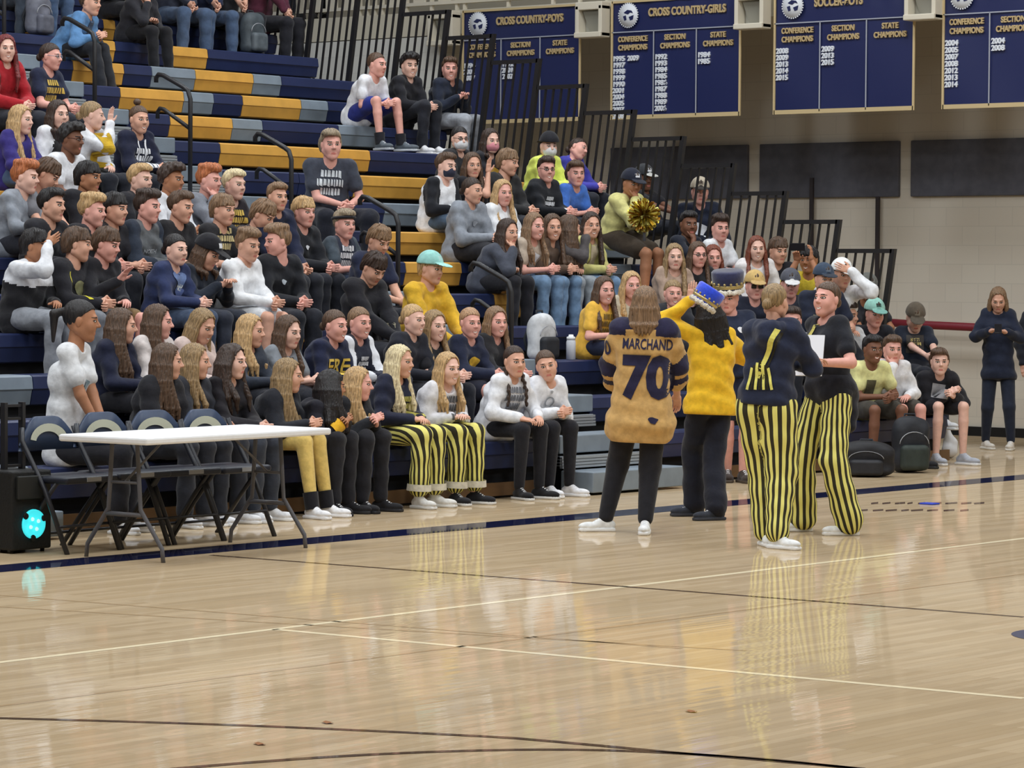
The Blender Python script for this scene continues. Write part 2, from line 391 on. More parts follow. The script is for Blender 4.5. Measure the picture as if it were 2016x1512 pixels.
def segd(C, a, b):
    v = b-a; t = np.clip(((C-a)@v)/(v@v), 0, 1); return np.linalg.norm(C-a-t[:, None]*v, axis=1), t
def add_print(shirt, base, cen, f, w, text=None, color=(230, 230, 230), kind='text', h=None, up=Z3, name='print', font_w=None):
    """flat lettering or emblem laid onto the cloth by raycast"""
    me = shirt.data; vs = [v.co[:] for v in me.vertices]; bv = BVHTree.FromPolygons(vs, [p.vertices[:] for p in me.polygons])
    if kind == 'text':
        cu = bpy.data.curves.new('t', 'FONT'); cu.body = text; cu.align_x = 'CENTER'; cu.align_y = 'CENTER'; cu.resolution_u = 3; cu.offset = .05 if text == '70' else .02
        to = bpy.data.objects.new('t', cu); COL.objects.link(to); bpy.context.view_layer.update()
        m2 = bpy.data.meshes.new_from_object(to.evaluated_get(bpy.context.evaluated_depsgraph_get())); bpy.data.objects.remove(to); bpy.data.curves.remove(cu)
        bm = bmesh.new(); bm.from_mesh(m2); bpy.data.meshes.remove(m2)
    else:
        bm = bmesh.new(); rnd = random.Random(len(kind)*7+int(w*1000))
        if kind == 'blob':
            pts = [bm.verts.new((.5*math.cos(a)*(1+.25*math.sin(3*a)), .5*math.sin(a)*(1+.2*math.cos(2*a+1)), 0)) for a in np.linspace(0, 2*math.pi, 22)[:-1]]; bm.faces.new(pts)
        elif kind == 'rect': bm.faces.new([bm.verts.new(p) for p in ((-.5, -.5, 0), (.5, -.5, 0), (.5, .5, 0), (-.5, .5, 0))])
        elif kind == 'ring':
            n = 28; A = np.linspace(0, 2*math.pi, n+1)[:-1]; o1 = [bm.verts.new((.5*math.cos(a), .5*math.sin(a), 0)) for a in A]; o2 = [bm.verts.new((.36*math.cos(a), .36*math.sin(a), 0)) for a in A]
            for i in range(n): bm.faces.new((o1[i], o1[(i+1) % n], o2[(i+1) % n], o2[i]))
        else:   # bars: broken marks
            yy = .32
            for r_ in range(3):
                xx = -.5+.14*abs(r_-1)
                while xx < .42-.14*abs(r_-1):
                    ww = rnd.uniform(.05, .13); bm.faces.new([bm.verts.new(p) for p in ((xx, yy-.22, 0), (xx+ww, yy-.22+rnd.uniform(-.05, .02), 0), (xx+ww*.9, yy, 0), (xx+.01, yy+.02, 0))]); xx += ww+.025
                yy -= .31
    bmesh.ops.triangulate(bm, faces=bm.faces[:])
    co_ = np.array([v.co[:] for v in bm.verts]); mn, mxx = co_.min(0), co_.max(0); mid = (mn+mxx)/2; sz = mxx-mn
    sx = w/sz[0]; sy = (h/sz[1]) if h else sx
    for _ in range(6):
        es = [e for e in bm.edges if math.hypot((e.verts[0].co.x-e.verts[1].co.x)*sx, (e.verts[0].co.y-e.verts[1].co.y)*sy) > .022]
        if not es: break
        bmesh.ops.subdivide_edges(bm, edges=es, cuts=1); bmesh.ops.triangulate(bm, faces=bm.faces[:])
    f = unit(f); xr = unit(np.cross(up, f)); u = np.cross(f, xr); cen = cen-base
    for v in bm.verts:
        p = cen+xr*((v.co.x-mid[0])*sx)+u*((v.co.y-mid[1])*sy)
        hit = bv.ray_cast(Vector(p+f*.5), Vector(-f), .9)
        v.co = Vector(hit[0])+Vector(f)*.008 if hit[0] else Vector(p)
    m3 = bpy.data.meshes.new(name); bm.to_mesh(m3); bm.free()
    return link(name, m3, shirt, [cloth(color)])

def figure(o, label):
    """o: joints in world space + looks"""
    g = o.get('g', 'm'); S = o.get('S', 1.); P, Hd, fB = o['P'], o['H'], unit(o['f']); s = np.cross(fB, Z3)
    base = o['base']; HR = o['HR']; hs = o.get('hs', 1.); res = o.get('res', .0135)
    N = Hd - HR[:, 2]*.136*hs - HR[:, 1]*.022*hs; T = N-P; tl = np.linalg.norm(T); up = unit(T)
    bk = o.get('back', .03); W = P+T*.36-fB*bk*.6; Cc = P+T*.68-fB*bk; Sh = P+T*.925-fB*bk*.3
    sw = (.150 if g == 'm' else .126)*S*o.get('wide', 1.); 
    sh = [Sh-s*sw*q*1.0 for q in (1, -1)]   # 0 left, 1 right
    l1, l2 = .285*S, .255*S; wr, el = [], []
    for i, q in enumerate((-1, 1)):
        hp = o['hands'][i]; hint = o.get('hint', [None, None])[i]
        hint = (-.6*fB - Z3*.55 + s*q*.75) if hint is None else hint
        e, w_ = ik(sh[i], hp, l1, l2, hint); el.append(e); wr.append(w_)
    hp_, kn, an = o['hips'], o['knees'], o['ankles']; fat = o.get('fat', 1.)
    allp = np.array([P, Hd, *sh, *el, *wr, *kn, *an]); lo, hi = allp.min(0)-.17-base, allp.max(0)+.17-base
    b = lambda p: p-base
    # --- body
    B = SD(lo, hi, .014)
    B.cone(b(P-s*.05), b(P+s*.05), .095, k=0); B.cone(b(W), b(Cc), .080, .085, .04); B.cone(b(Sh-s*sw*.7), b(Sh+s*sw*.7), .048, k=.04)
    nr = (.051 if g == 'f' else .060)*hs
    B.cone(b(N-up*.05), b(Hd-HR[:, 2]*.07*hs-HR[:, 1]*.02), nr, nr*.92, .02)
    for i in (0, 1):
        B.cone(b(sh[i]), b(el[i]), .042*S, .036*S, .02); B.cone(b(el[i]), b(wr[i]), .037*S, .025*S, .015)
        B.cone(b(hp_[i]), b(kn[i]), .072*S, .053*S, .02); m = kn[i]+(an[i]-kn[i])*.3-unit(np.cross(s, an[i]-kn[i]))*-.0
        B.cone(b(kn[i]), b(m), .050*S, .052*S, .01); B.cone(b(m), b(an[i]), .052*S, .033*S, .01)
    V, Q = B.mesh(); mi = np.zeros(len(Q), int)
    hv, hq, hm = head_tpl(g, o.get('smile', False)); HV = (hv*hs*o.get('fs', 1.))@HR.T+b(Hd); Q = [Q, hq+len(V)]; V = [V, HV]; mi = [mi, hm]; nv = len(V[0])+len(HV)
    for i, q in enumerate((-1, 1)):
        pose = o.get('hpose', ['relax', 'relax'])[i]; tv, tq = hand_tpl(pose); fd = unit(wr[i]-el[i]); hd = o.get('hdir', [None, None])[i]
        if hd is not None: fd = unit(hd)
        pal = o.get('palm', [None, None])[i]; pal = -Z3-.3*s*q if pal is None else pal; R = frame(fd, -unit(pal)); tv = tv.copy(); tq2 = tq
        if i == 0: tv[:, 0] *= -1; tq2 = tq[:, ::-1]
        hsz = .84 if g == 'f' else .92
        V.append((tv*hsz)@R.T+b(wr[i])); Q.append(tq2+nv); nv += len(tv); mi.append(np.zeros(len(tq), int))
    sk = skinm(SKIN[o.get('skin', 'light')]); hc = HAIR[o.get('hair', 'brown')]
    body = link('person', mk('person', np.concatenate(V), np.concatenate(Q), np.concatenate(mi), True), None, [sk, LIPM, eyem(), mat('eyebrow', tuple(int(c*.62+22) for c in hc), .7), TEETH], base)
    tag(body, label, 'person', o.get('group', 'people in the gym'))
    # --- top
    top = o.get('top', ('tee', (40, 40, 46))); tk, tc = top[0], top[1]; tx = top[2] if len(top) > 2 else {}
    t = SD(lo, hi, res); th = .012 if tk in ('tee', 'tank') else .020; ff = fat
    shp = P-up*(.02+tx.get('drop', 0)); hw = tx.get('hem', 0)
    t.cone(b(shp-s*.060*ff), b(shp+s*.060*ff), .106*(1+(ff-1)*.5)+th+hw, k=0); ww = .052 if g == 'm' else .045; fr_ = 1+(ff-1)*.5
    t.cone(b(W-s*ww*ff), b(W+s*ww*ff), (.096 if g == 'm' else .091)*fr_+th, k=.06)
    rH, rW = .104*(1+(ff-1)*.5)+th+hw, (.094 if g == 'm' else .088)*fr_+th
    for q in (-1, 1):
        t.cone(b(shp+s*q*.056*ff), b(W+s*q*ww*ff), rH-.004, rW, .03); t.cone(b(W+s*q*ww*.8*ff), b(Cc+s*q*.05*ff), rW-.006, .092+th*.7, .03)
    cw = .070 if g == 'm' else .054
    t.cone(b(Cc-s*cw*ff+fB*.01), b(Cc+s*cw*ff+fB*.01), .098+th*.8, k=.06); t.cone(b(Sh-s*sw*.86), b(Sh+s*sw*.86), .056+th*.7, k=.045)
    if g == 'f': 
        for q in (-1, 1): t.ell(b(Cc+fB*.080+s*q*.065), (.062, .055, .058), .03)
    t.cone(b(Sh), b(N-up*.035), .075, .058, .03)
    for i in (0, 1):
        ra = .046*S+th*.9+tx.get('slv', 0)
        if tk == 'tank': continue
        if tk == 'tee': t.cone(b(sh[i]), b(sh[i]+(el[i]-sh[i])*.62), ra, ra+.006, .03)
        else: t.cone(b(sh[i]), b(el[i]), ra, ra*.92, .03); t.cone(b(el[i]), b(el[i]+(wr[i]-el[i])*tx.get('sll', .93)), ra*.92, .034*S+th*.5+tx.get('slv', 0), .02)
    if tk == 'hoodie' and not tx.get('nohood'):
        for q in range(7):
            a0, a1 = [math.radians(55+q_*250/7) for q_ in (q, q+1)]
            c0, c1 = [N-up*.02+fB*(math.cos(a)*.080-.02)+s*math.sin(a)*.088+Z3*(-.02*math.cos(a)-.004) for a in (a0, a1)]; t.cone(b(c0), b(c1), .032, k=.02)
        t.ell(b(N-fB*.11-up*.07), (.085, .085, .085), .04)
    t.fold(.0048 if tk in ('tee', 'tank') else .0080, 52, base[0]*7)
    cut = tx.get('cut', .045 if o.get('stand') else .10)
    if cut is not None: x, y, z = t.grid(); c_ = b(shp)-up*cut; t.F = np.maximum(t.F, (-((x-c_[0])*up[0]+(y-c_[1])*up[1]+(z-c_[2])*up[2])).astype(np.float32))
    # neckline
    t.cone(b(N+up*.0+fB*.035), b(N+up*.30+fB*.05), .056 if tk != 'hoodie' else .048, .09, .008, 1)
    V, Q = t.mesh(); C = V[Q].mean(1); mi = np.zeros(len(Q), int); mats = [cloth(tc, tk)]
    if tx.get('sl'):
        mats.append(cloth(tx['sl'])); d = np.minimum(np.minimum(segd(C, b(sh[0]), b(el[0]))[0], segd(C, b(sh[1]), b(el[1]))[0]), np.minimum(segd(C, b(el[0]), b(wr[0]))[0], segd(C, b(el[1]), b(wr[1]))[0]))
        mi[(d < .088) & (abs((C-b(Sh))@s) > sw*.80)] = 1
    if tx.get('paint'): mi2, extra = tx['paint'](C, dict(P=b(P), N=b(N), sh=[b(x) for x in sh], el=[b(x) for x in el], wr=[b(x) for x in wr], s=s, f=fB, up=up, Sh=b(Sh), tl=tl)); mats += extra; mi = np.where(mi2 > 0, mi2, mi)
    nm = {'tee': 't_shirt', 'long': 'long_sleeved_shirt', 'hoodie': 'hooded_sweatshirt', 'tank': 'tank_top'}[tk]
    shirt = link(tx.get('name', nm), mk('top', V, Q, mi, True), body, mats)
    if tx.get('open'):   # unzipped front over another shirt: a strip of the shirt below
        add_print(shirt, base, Cc-up*.03, fB, .085, kind='rect', h=.34*tl/.5, color=tx['open'], up=up, name='undershirt')
    for pr in tx.get('prints', ()):
        kd, txt, colr, wd, dh = pr[:5]; back = len(pr) > 5 and pr[5] == 'b'
        add_print(shirt, base, P+T*dh+(s*(pr[6] if len(pr) > 6 else 0)), -fB if back else fB, wd, txt, colr, kd, h=pr[7] if len(pr) > 7 else None, up=up)
    # --- bottom
    bt = o.get('bottom', ('pants', (44, 46, 56))); bk_, bc = bt[0], bt[1]
    R0 = {'pants': (.092, .070, .056), 'leggings': (.083, .067, .046), 'wide': (.098, .090, .094), 'roll': (.090, .080, .078), 'shorts': (.100, .086, .05), 'taper': (.118, .104, .074), 'jeans': (.090, .068, .054), 'joggers': (.096, .076, .056), 'flare': (.092, .080, .085)}[bk_]
    R0 = [r*S*(1+.5*(fat-1)) for r in R0]
    t = SD(lo, hi, .0125 if bt[-1] == 'stripe' else .0145)
    pr_ = .104 if bk_ == 'leggings' else .112
    t.cone(b(P-s*.050), b(P+s*.050), pr_*(1+(ff-1)*.5)-.006, k=0); t.cone(b(P+up*.06-s*.04), b(P+up*.06+s*.04), pr_*.92*ff, k=.03)
    for i in (0, 1):
        if bk_ == 'shorts': t.cone(b(hp_[i]), b(hp_[i]+(kn[i]-hp_[i])*.78), R0[0], R0[1], .025); continue
        t.cone(b(hp_[i]), b(kn[i]), R0[0], R0[1], .025); t.cone(b(kn[i]), b(an[i]+(kn[i]-an[i])*(.16 if o.get('cuff') else .04)), R0[1], R0[2], .02)
    if bk_ != 'leggings': t.fold(.0055, 42, base[0]*5+1)
    V, Q = t.mesh(); me = mk('bottom', V, Q, None, True)
    if bt[-1] == 'stripe':
        A = np.zeros((len(V), 3), np.float32); best = np.full(len(V), 9.)
        for i in (0, 1):
            A0 = hp_[i]+Z3*.25*(1 if o.get('stand') else 0); K0 = kn[i]-(unit(A0-kn[i])+unit(an[i]-kn[i]))*-.02; q0, q1 = K0+(A0-K0)*.5, K0+(an[i]-K0)*.5
            pl = [A0]+[q0*(1-u_)**2+2*K0*u_*(1-u_)+q1*u_**2 for u_ in np.linspace(0, 1, 8)]+[an[i]]
            for a_, c_ in zip(pl[:-1], pl[1:]):
                a_, c_ = b(a_), b(c_); v = unit(c_-a_); d, tt = segd(V, a_, c_); rel = V-a_-((V-a_)@v)[:, None]*v
                x1 = unit(s-v*(s@v)); y1 = np.cross(v, x1); m = d < best; best[m] = d[m]
                A[m, 0] = (rel[m]@x1)/.1; A[m, 1] = (rel[m]@y1)/.1
        at = me.attributes.new('ang', 'FLOAT_VECTOR', 'POINT'); at.data.foreach_set('vector', A.ravel()); link('striped_trousers', me, body, [stripem()])
    else: link({'shorts': 'shorts', 'leggings': 'leggings', 'jeans': 'jeans'}.get(bk_, 'trousers'), me, body, [cloth(bc, 'bottom')])
    # --- shoes
    sk_, sc1, sc2 = o.get('shoes', ('low', (225, 225, 228), (235, 235, 235)))
    for i in (0, 1):
        fd = o.get('feet', [fB-s*.15, fB+s*.15])[i]; fd = unit(fd); R = frame(v3(fd[0], fd[1], 0)); sz = .95 if g == 'f' else 1.05
        link('shoe', shoe_tpl(sk_), body, [cloth(sc1), mat('sole', sc2, .6), mat('shoelace', (236, 236, 236) if sum(sc1) < 300 else (205, 205, 210), .7)], mw=M4(R, b(an[i]-Z3*o.get('ah', .085)), sz))
        if o.get('cuff'): MB().tube([b(an[i]+(kn[i]-an[i])*q) for q in (.10, .21)], [.092, .088], 20, False).done('turned_up_cuff', cloth((214, 208, 190)), body)
        elif o.get('socks'): MB().tube([b(an[i]+(kn[i]-an[i])*q) for q in (-.05, .22)], [.050, .054], 16, False).done('sock', cloth(o['socks']), body)
    # --- head things
    st = o.get('style', 'short'); hat = o.get('hat')
    if st != 'none':
        ho = link('hair', hair_tpl(st), body, [hairm(hc)], mw=M4(HR, b(Hd), hs*(.94 if hat else 1.)))
    if hat:
        if hat[0] in ('cap', 'backcap'):
            link('cap', hat_tpl(hat[0]), body, [cloth(hat[1]), cloth(hat[2]), cloth(hat[3] if len(hat) > 3 else hat[1])], mw=M4(HR, b(Hd), hs*1.07))
        elif hat[0] == 'bucket':
            m = MB(); m.lathe([(.125, .015), (.100, .050), (.094, .13), (.075, .15), (.01, .155)], n=28); c_ = m.done('bucket_hat', cloth(hat[1]), body); c_.matrix_local = M4(HR, b(Hd), hs)
        elif hat[0] == 'crown': 
            HM = M4(hat[3] if len(hat) > 3 else HR, b(hat[4] if len(hat) > 4 else Hd-HR[:, 2]*.015), .86 if len(hat) > 4 else 1.12)
            m = MB(); m.lathe([(.100, .07), (.112, .10), (.120, .16), (.122, .205), (.110, .218), (.02, .212)], n=40); c_ = m.done('crown_hat', mat('velvet', hat[1], .7, .15, (40, 40, 40), .3, sheen=.6), body); c_.matrix_local = HM
            m = MB(); 
            for j in range(40): a = j*2*math.pi/40; r = bmesh.ops.create_icosphere(m.bm, subdivisions=1, radius=.020+.004*math.sin(j*2.7), matrix=Matrix.Translation((.104*math.cos(a), .112*math.sin(a), .066+.004*math.sin(j*1.7))))
            m.done('fur_trim', mat('fur', (232, 226, 214), .95, .1, (90, 90, 90), .8), c_)
            m = MB(); m.lathe([(.109, .090), (.114, .094), (.117, .114), (.113, .118)], n=40)
            for j in range(16): a = j*2*math.pi/16; bmesh.ops.create_uvsphere(m.bm, u_segments=8, v_segments=6, radius=.010, matrix=Matrix.Translation((.119*math.cos(a), .119*math.sin(a), .128)))
            m.done('gold_band', mat('gold', (196, 176, 120), .35, metal=.7), c_)
    if o.get('glasses'):
        m = MB()
        for q in (-1, 1):
            m.tube([(q*.031+.0185*math.cos(a), .096-.10*abs(.031*q)*0-.004, .006+.0145*math.sin(a)) for a in np.linspace(0, 2*math.pi, 17)], .0020, 5, False); m.tube([(q*.049, .090, .010), (q*.079, .0, .012)], .002, 5)
        m.tube([(-.013, .098, .010), (.013, .098, .010)], .002, 5); gl = m.done('glasses', mat('glasses_frame', o['glasses'], .4), body); gl.matrix_local = M4(HR, b(Hd), hs)
    if o.get('shades'):
        m = MB(); m.rb = [m.box((q*.034-.024, .088, -.012), (q*.034+.024, .100, .022), .006) for q in (-1, 1)]; gl = m.done('sunglasses', mat('dark_lens', (24, 22, 26), .2), body); gl.matrix_local = M4(HR, b(Hd), hs)
    if o.get('mask'):
        mk_ = SD((-.10, -.02, -.15), (.10, .13, .04), .005); mk_.ell((0, .026, -.048), (.071, .084, .066), 0); x, y, z = mk_.grid()
        mk_.F = np.maximum(mk_.F, np.maximum((.028-y), (z+.008-.016*(abs(x) < .02))).astype(np.float32)); V, Q = mk_.mesh(); link('face_mask', mk('mask', V, Q, None, True), body, [cloth(o['mask'])], mw=M4(HR, b(Hd), hs))
    if o.get('band'):
        m = MB(); m.tube([(.086*math.sin(a), .104*math.cos(a)-.014, .055+.012*math.cos(a)) for a in np.linspace(0, 2*math.pi, 33)], .012, 8, False); q = m.done('headband', cloth(o['band']), body); q.matrix_local = M4(HR, b(Hd), hs)
    o['_'] = dict(sh=sh, el=el, wr=wr, N=N, Sh=Sh, Cc=Cc, shirt=shirt, body=body, W=W, T=T, s=s, up=up)
    return o['_']

# seated rows of the bleachers
RUN, RISE, Y1, ZS1 = .61, .276, 15.3, .43
def rowYZ(k): return Y1+RUN*(k-1), ZS1+RISE*(k-1)
FOC = v3(17.3, 12.2, 0)
def angle_to(p, q):
    d = unit(v3(p[0], p[1], 0)); r = v3(d[1], -d[0], 0); v = unit(v3(q[0]-p[0], q[1]-p[1], 0)); return math.degrees(math.atan2(v@r, v@(-d)))
def sit(label, x, y, g='m', hair='brown', style='short', skin='light', top=('tee', (40, 42, 50)), bottom=('pants', (40, 42, 50)), row=None, a=50, h=None, lean=.13, arms='clasp', nod=4, tilt=0, spread=.09, hw=1., **kw):
    best = None
    for k in range(1, 17):
        Y, Z = rowYZ(k); p = onY(x, y, Y+.14-lean); e = abs(p[2]-Z-.665)
        if (row is None and (best is None or e < best[0])) or row == k: best = (e, k, p)
    k, H = best[1], best[2]; Y, Z = rowYZ(k)
    f = fdir(H, a); hipY = Y+.145; L = (hipY-H[1])
    P = v3(H[0]-f[0]*lean+kw.pop('dx', 0), hipY, Z+.105); s = np.cross(f, Z3)
    dh = kw.pop('rise', 0); P = P+Z3*dh; foot = kw.pop('footz', Z-.43 if k > 1 else 0.)
    sc = np.clip((H[2]-Z)/.68, .9, 1.06)
    hips = [P-s*.085, P+s*.085]; kz = max(foot+.50, Z+.10); kf = min(.44, .44)*sc
    kf *= kw.pop('kf', 1.)
    lf = unit(f*.55+v3(0, -1, 0)*.45) if a < 120 else f
    kn = [P+lf*kf-s*spread+Z3*(kz-P[2]), P+lf*kf+s*spread+Z3*(kz-P[2])]
    an = [v3(kn[i][0], kn[i][1], foot+.085)-lf*kw.get('tuck', .02)+lf*kw.get('ext', 0)+s*(-.01, .01)[i] for i in (0, 1)]; kw.pop('tuck', 0); kw.pop('ext', 0)
    hpose = ['relax', 'relax']; hint = [None, None]; hdir = [None, None]; palm = [None, None]
    A = {'clasp': [P+lf*.39+Z3*.095-s*.024, P+lf*.39+Z3*.115+s*.022], 'lap': [P+lf*.30+Z3*.11-s*.05, P+lf*.30+Z3*.11+s*.05],
         'knees': [kn[0]-lf*.02+Z3*.085, kn[1]-lf*.02+Z3*.085], 'cross': [P+f*.20+Z3*.20+s*.12, P+f*.17+Z3*.23-s*.12],
         'chin': [P+lf*.32+Z3*.10-s*.02, H+f*.085-Z3*.135+s*.03], 'brow': [P+lf*.30+Z3*.11-s*.05, H+f*.16+Z3*.03+s*.05], 'wave': [P+lf*.30+Z3*.11-s*.05, H+f*.10-Z3*.06-s*.11],
         'phone': [P+f*.30+Z3*.24-s*.05, P+f*.30+Z3*.24+s*.05], 'down': [P+lf*.22+Z3*.10-s*.13, P+lf*.22+Z3*.10+s*.13], 'camera': [H+f*.20-s*.06, H+f*.20+s*.07], 'point': [P+lf*.30+Z3*.11, H+f*.34-Z3*.02+s*.10], 'palm': [P+lf*.33+Z3*.12, P+f*.34+Z3*.28+s*.10]}[arms]
    if arms in ('clasp',): hpose = ['fist', 'fist']; palm = [s, -s]
    if arms == 'cross': hpose = ['relax']*2
    if arms in ('chin', 'brow', 'wave', 'point', 'palm', 'camera'):
        hint[1] = -Z3+s*.5+f*.2; palm[1] = -f if arms in ('chin', 'brow') else f
        hdir[1] = unit(Z3*.8-f*.45-s*.3) if arms == 'chin' else (unit(Z3*.35-s*.9) if arms == 'brow' else (Z3+f*.1 if arms in ('wave',) else (unit(Z3+f) if arms != 'point' else None)))
        hpose[1] = 'relax' if arms == 'chin' else 'open'
    if kw.pop('left', 0): A = {arms: [H+f*.16+Z3*.03-s*.05, P+lf*.30+Z3*.11+s*.05]}[arms]; hint = [-Z3*.8-s*.7, None]; hdir = [unit(Z3*.35+s*.9), None]; palm = [-f, None]; hpose = ['open', 'relax']
    if arms == 'camera': hint[0] = -Z3-s*.5; hdir[0] = Z3*1.; hpose = ['relax', 'relax']
    if h is None: h = .85*np.clip(angle_to(H, FOC), -30, 95)+.15*a
    d = dict(g=g, hair=hair, style=style, skin=skin, top=top, bottom=bottom, P=P, H=H, f=f, base=v3(P[0], Y+.05, Z+.002), HR=headframe(H, h, nod, tilt), hands=A, hint=hint, hdir=hdir, palm=palm, hpose=hpose,
             hips=hips, knees=kn, ankles=an, S=float(sc), hs=hw*(.97 if g == 'f' else 1.0), feet=[lf-s*.2, lf+s*.2])
    d.update(kw)
    if d.get('res') is None: d['res'] = .0135
    r = figure(d, label); r.update(k=k, H=H, f=f, A=A); return r
#@@PEOPLE
# ------------------------------------------------------------------ the hall
XE, XW, YS = 24.97, 29.35, 13.72
navy, gold_, gray_ = (36, 46, 84), (218, 163, 74), (130, 142, 154)
NAVY, GOLD, GRAY = [mat('bleacher_plastic', c, .42, .08, (6, 6, 6), .15, spec=.5) for c in (navy, gold_, gray_)]
ALU = mat('aluminium', (176, 184, 192), .35, metal=.5); BLK = mat('black_steel', (30, 30, 34), .45, spec=.5); DARK = mat('dark_steel', (24, 25, 30), .8)
def xat(k, px):
    Y, Z = rowYZ(k); lo, hi = 2., 60.
    for _ in range(50):
        m = (lo+hi)/2; d = v3(m, Y, Z)-CAM; x = CX+F*(d@CR)/(d@CF)
        if x < px: lo = m
        else: hi = m
    return lo
# floor: varnished maple planks running along the sidelines
def floor_mat():
    m = bpy.data.materials.new('maple_floor'); m.use_nodes = True; nt = m.node_tree; b = nt.nodes['Principled BSDF']; L = nt.links.new
    tc = nt.nodes.new('ShaderNodeTexCoord')
    br = nt.nodes.new('ShaderNodeTexBrick'); br.inputs['Scale'].default_value = 1; br.inputs['Brick Width'].default_value = .9; br.inputs['Row Height'].default_value = .057
    br.inputs['Mortar Size'].default_value = .0007; br.inputs['Color1'].default_value = (*lin((202, 180, 148)), 1); br.inputs['Color2'].default_value = (*lin((188, 165, 132)), 1); br.inputs['Mortar'].default_value = (*lin((160, 130, 95)), 1); br.offset = .37
    L(tc.outputs['Object'], br.inputs['Vector'])
    mp = nt.nodes.new('ShaderNodeMapping'); mp.inputs['Scale'].default_value = (.9, 9, 1); L(tc.outputs['Object'], mp.inputs[0])
    n = nt.nodes.new('ShaderNodeTexNoise'); n.inputs['Scale'].default_value = 1; n.inputs['Detail'].default_value = 4; L(mp.outputs[0], n.inputs['Vector'])
    mx = nt.nodes.new('ShaderNodeMixRGB'); mx.blend_type = 'MULTIPLY'; mx.inputs[0].default_value = .35; cr = nt.nodes.new('ShaderNodeMapRange'); cr.inputs[1].default_value = .3; cr.inputs[2].default_value = .7; cr.inputs[3].default_value = .72; cr.inputs[4].default_value = 1.12
    L(n.outputs[0], cr.inputs[0]); L(br.outputs[0], mx.inputs[1]); L(cr.outputs[0], mx.inputs[2]); L(mx.outputs[0], b.inputs['Base Color'])
    b.inputs['Roughness'].default_value = .30; b.inputs['Specular IOR Level'].default_value = .0
    b.inputs['Coat Weight'].default_value = .62; b.inputs['Coat Roughness'].default_value = .035; b.inputs['Coat IOR'].default_value = 1.38
    mp2 = nt.nodes.new('ShaderNodeMapping'); mp2.inputs['Scale'].default_value = (.8, 17.5, 1); L(tc.outputs['Object'], mp2.inputs[0])
    n2 = nt.nodes.new('ShaderNodeTexNoise'); n2.inputs['Scale'].default_value = 1; n2.inputs['Detail'].default_value = 2; L(mp2.outputs[0], n2.inputs['Vector'])
    bp = nt.nodes.new('ShaderNodeBump'); bp.inputs['Strength'].default_value = .22; bp.inputs['Distance'].default_value = .004; L(n2.outputs[0], bp.inputs['Height']); L(bp.outputs[0], b.inputs['Coat Normal'])
    return m, b
FM, FB = floor_mat()
def struct(o): o['kind'] = 'structure'; return o
struct(MB().box((-4, -6, -.12), (XW+2.5, 26.5, 0)).done('floor', FM))
def painted(name, c):
    m = mat(name, c, .3, spec=.0); b = m.node_tree.nodes['Principled BSDF']; b.inputs['Coat Weight'].default_value = .62; b.inputs['Coat Roughness'].default_value = .04; b.inputs['Coat IOR'].default_value = 1.38; return m
def strip(name, a, b, w, m, z=.0012):
    a, b = v3(*a[:2], 0), v3(*b[:2], 0); n = unit(np.cross(b-a, Z3))*w/2
    return struct(MB().box((0, 0, 0), (.001, .001, .0001)).done('x', m)) if 0 else struct(link(name, mk(name, [a+n+Z3*z, a-n+Z3*z, b-n+Z3*z, b+n+Z3*z], [[0, 1, 2, 3]]), None, [m]))
PN, PW, PK = painted('navy_court_paint', (26, 29, 58)), painted('cream_court_paint', (240, 224, 190)), painted('dark_court_paint', (92, 74, 60))
strip('trim_1', (-4, YS, 0), (XW, YS, 0), .33, PN)                       # navy sideline
def pxline(n, a, b, w, m, ext=0): 
    A, B_ = onZ(*a, 0), onZ(*b, 0); d = unit(B_-A); return strip(n, A-d*ext, B_+d*ext, w, m, .0008)
pxline('trim_2', (0, 1304), (2016, 1060), .05, PW, 6)
pxline('trim_3', (540, 1239), (2016, 1375), .05, PW, .0)
pxline('trim_4', (415, 1093), (2016, 1215), .045, PK, .0)
pxline('trim_5', (0, 1195), (700, 1236), .03, painted('faint_court_paint', (182, 156, 122)), 2)
pxline('trim_6', (0, 1172), (640, 1222), .03, painted('faint_court_paint', (182, 156, 122)), 2)
pxline('trim_7', (0, 1390), (2016, 1130), .03, painted('faint_court_paint', (182, 156, 122)), 2)
def pxcurve(n, pts, w, m):
    P_ = [onZ(*p, 0) for p in pts]; V = []; 
    for i, p in enumerate(P_):
        d = unit(P_[min(i+1, len(P_)-1)]-P_[max(i-1, 0)]); q = np.cross(d, Z3)*w/2; V += [p+q+Z3*.0015, p-q+Z3*.0015]
    struct(link(n, mk(n, V, [[2*i, 2*i+1, 2*i+3, 2*i+2] for i in range(len(P_)-1)]), None, [m]))
def smooth_pts(p, n=40):
    p = np.array(p, float); t = np.linspace(0, 1, len(p)); u = np.linspace(0, 1, n); c = np.polyfit(t, p[:, 1], min(3, len(p)-1)); return [(np.interp(v, t, p[:, 0]), np.polyval(c, v)) for v in u]
pxcurve('trim_8', smooth_pts([(-60, 1413), (500, 1429), (1000, 1453), (1317, 1481), (1700, 1514)]), .045, PK)
pxcurve('trim_9', smooth_pts([(300, 1518), (645, 1490), (1000, 1478), (1317, 1482), (1700, 1516)]), .045, PK)
# navy corner of the floor emblem at the right edge
_c = onZ(2132, 1252, 0); g = [_c+v3(.34*math.cos(t_), .34*math.sin(t_), 0) for t_ in np.linspace(0, 2*math.pi, 41)[:-1]]
me = bpy.data.meshes.new('e'); bm = bmesh.new(); bm.faces.new([bm.verts.new((p[0], p[1], .0015)) for p in g]); bm.to_mesh(me); bm.free(); struct(link('trim_10', me, None, [painted('navy_logo_paint', (66, 72, 100))]))
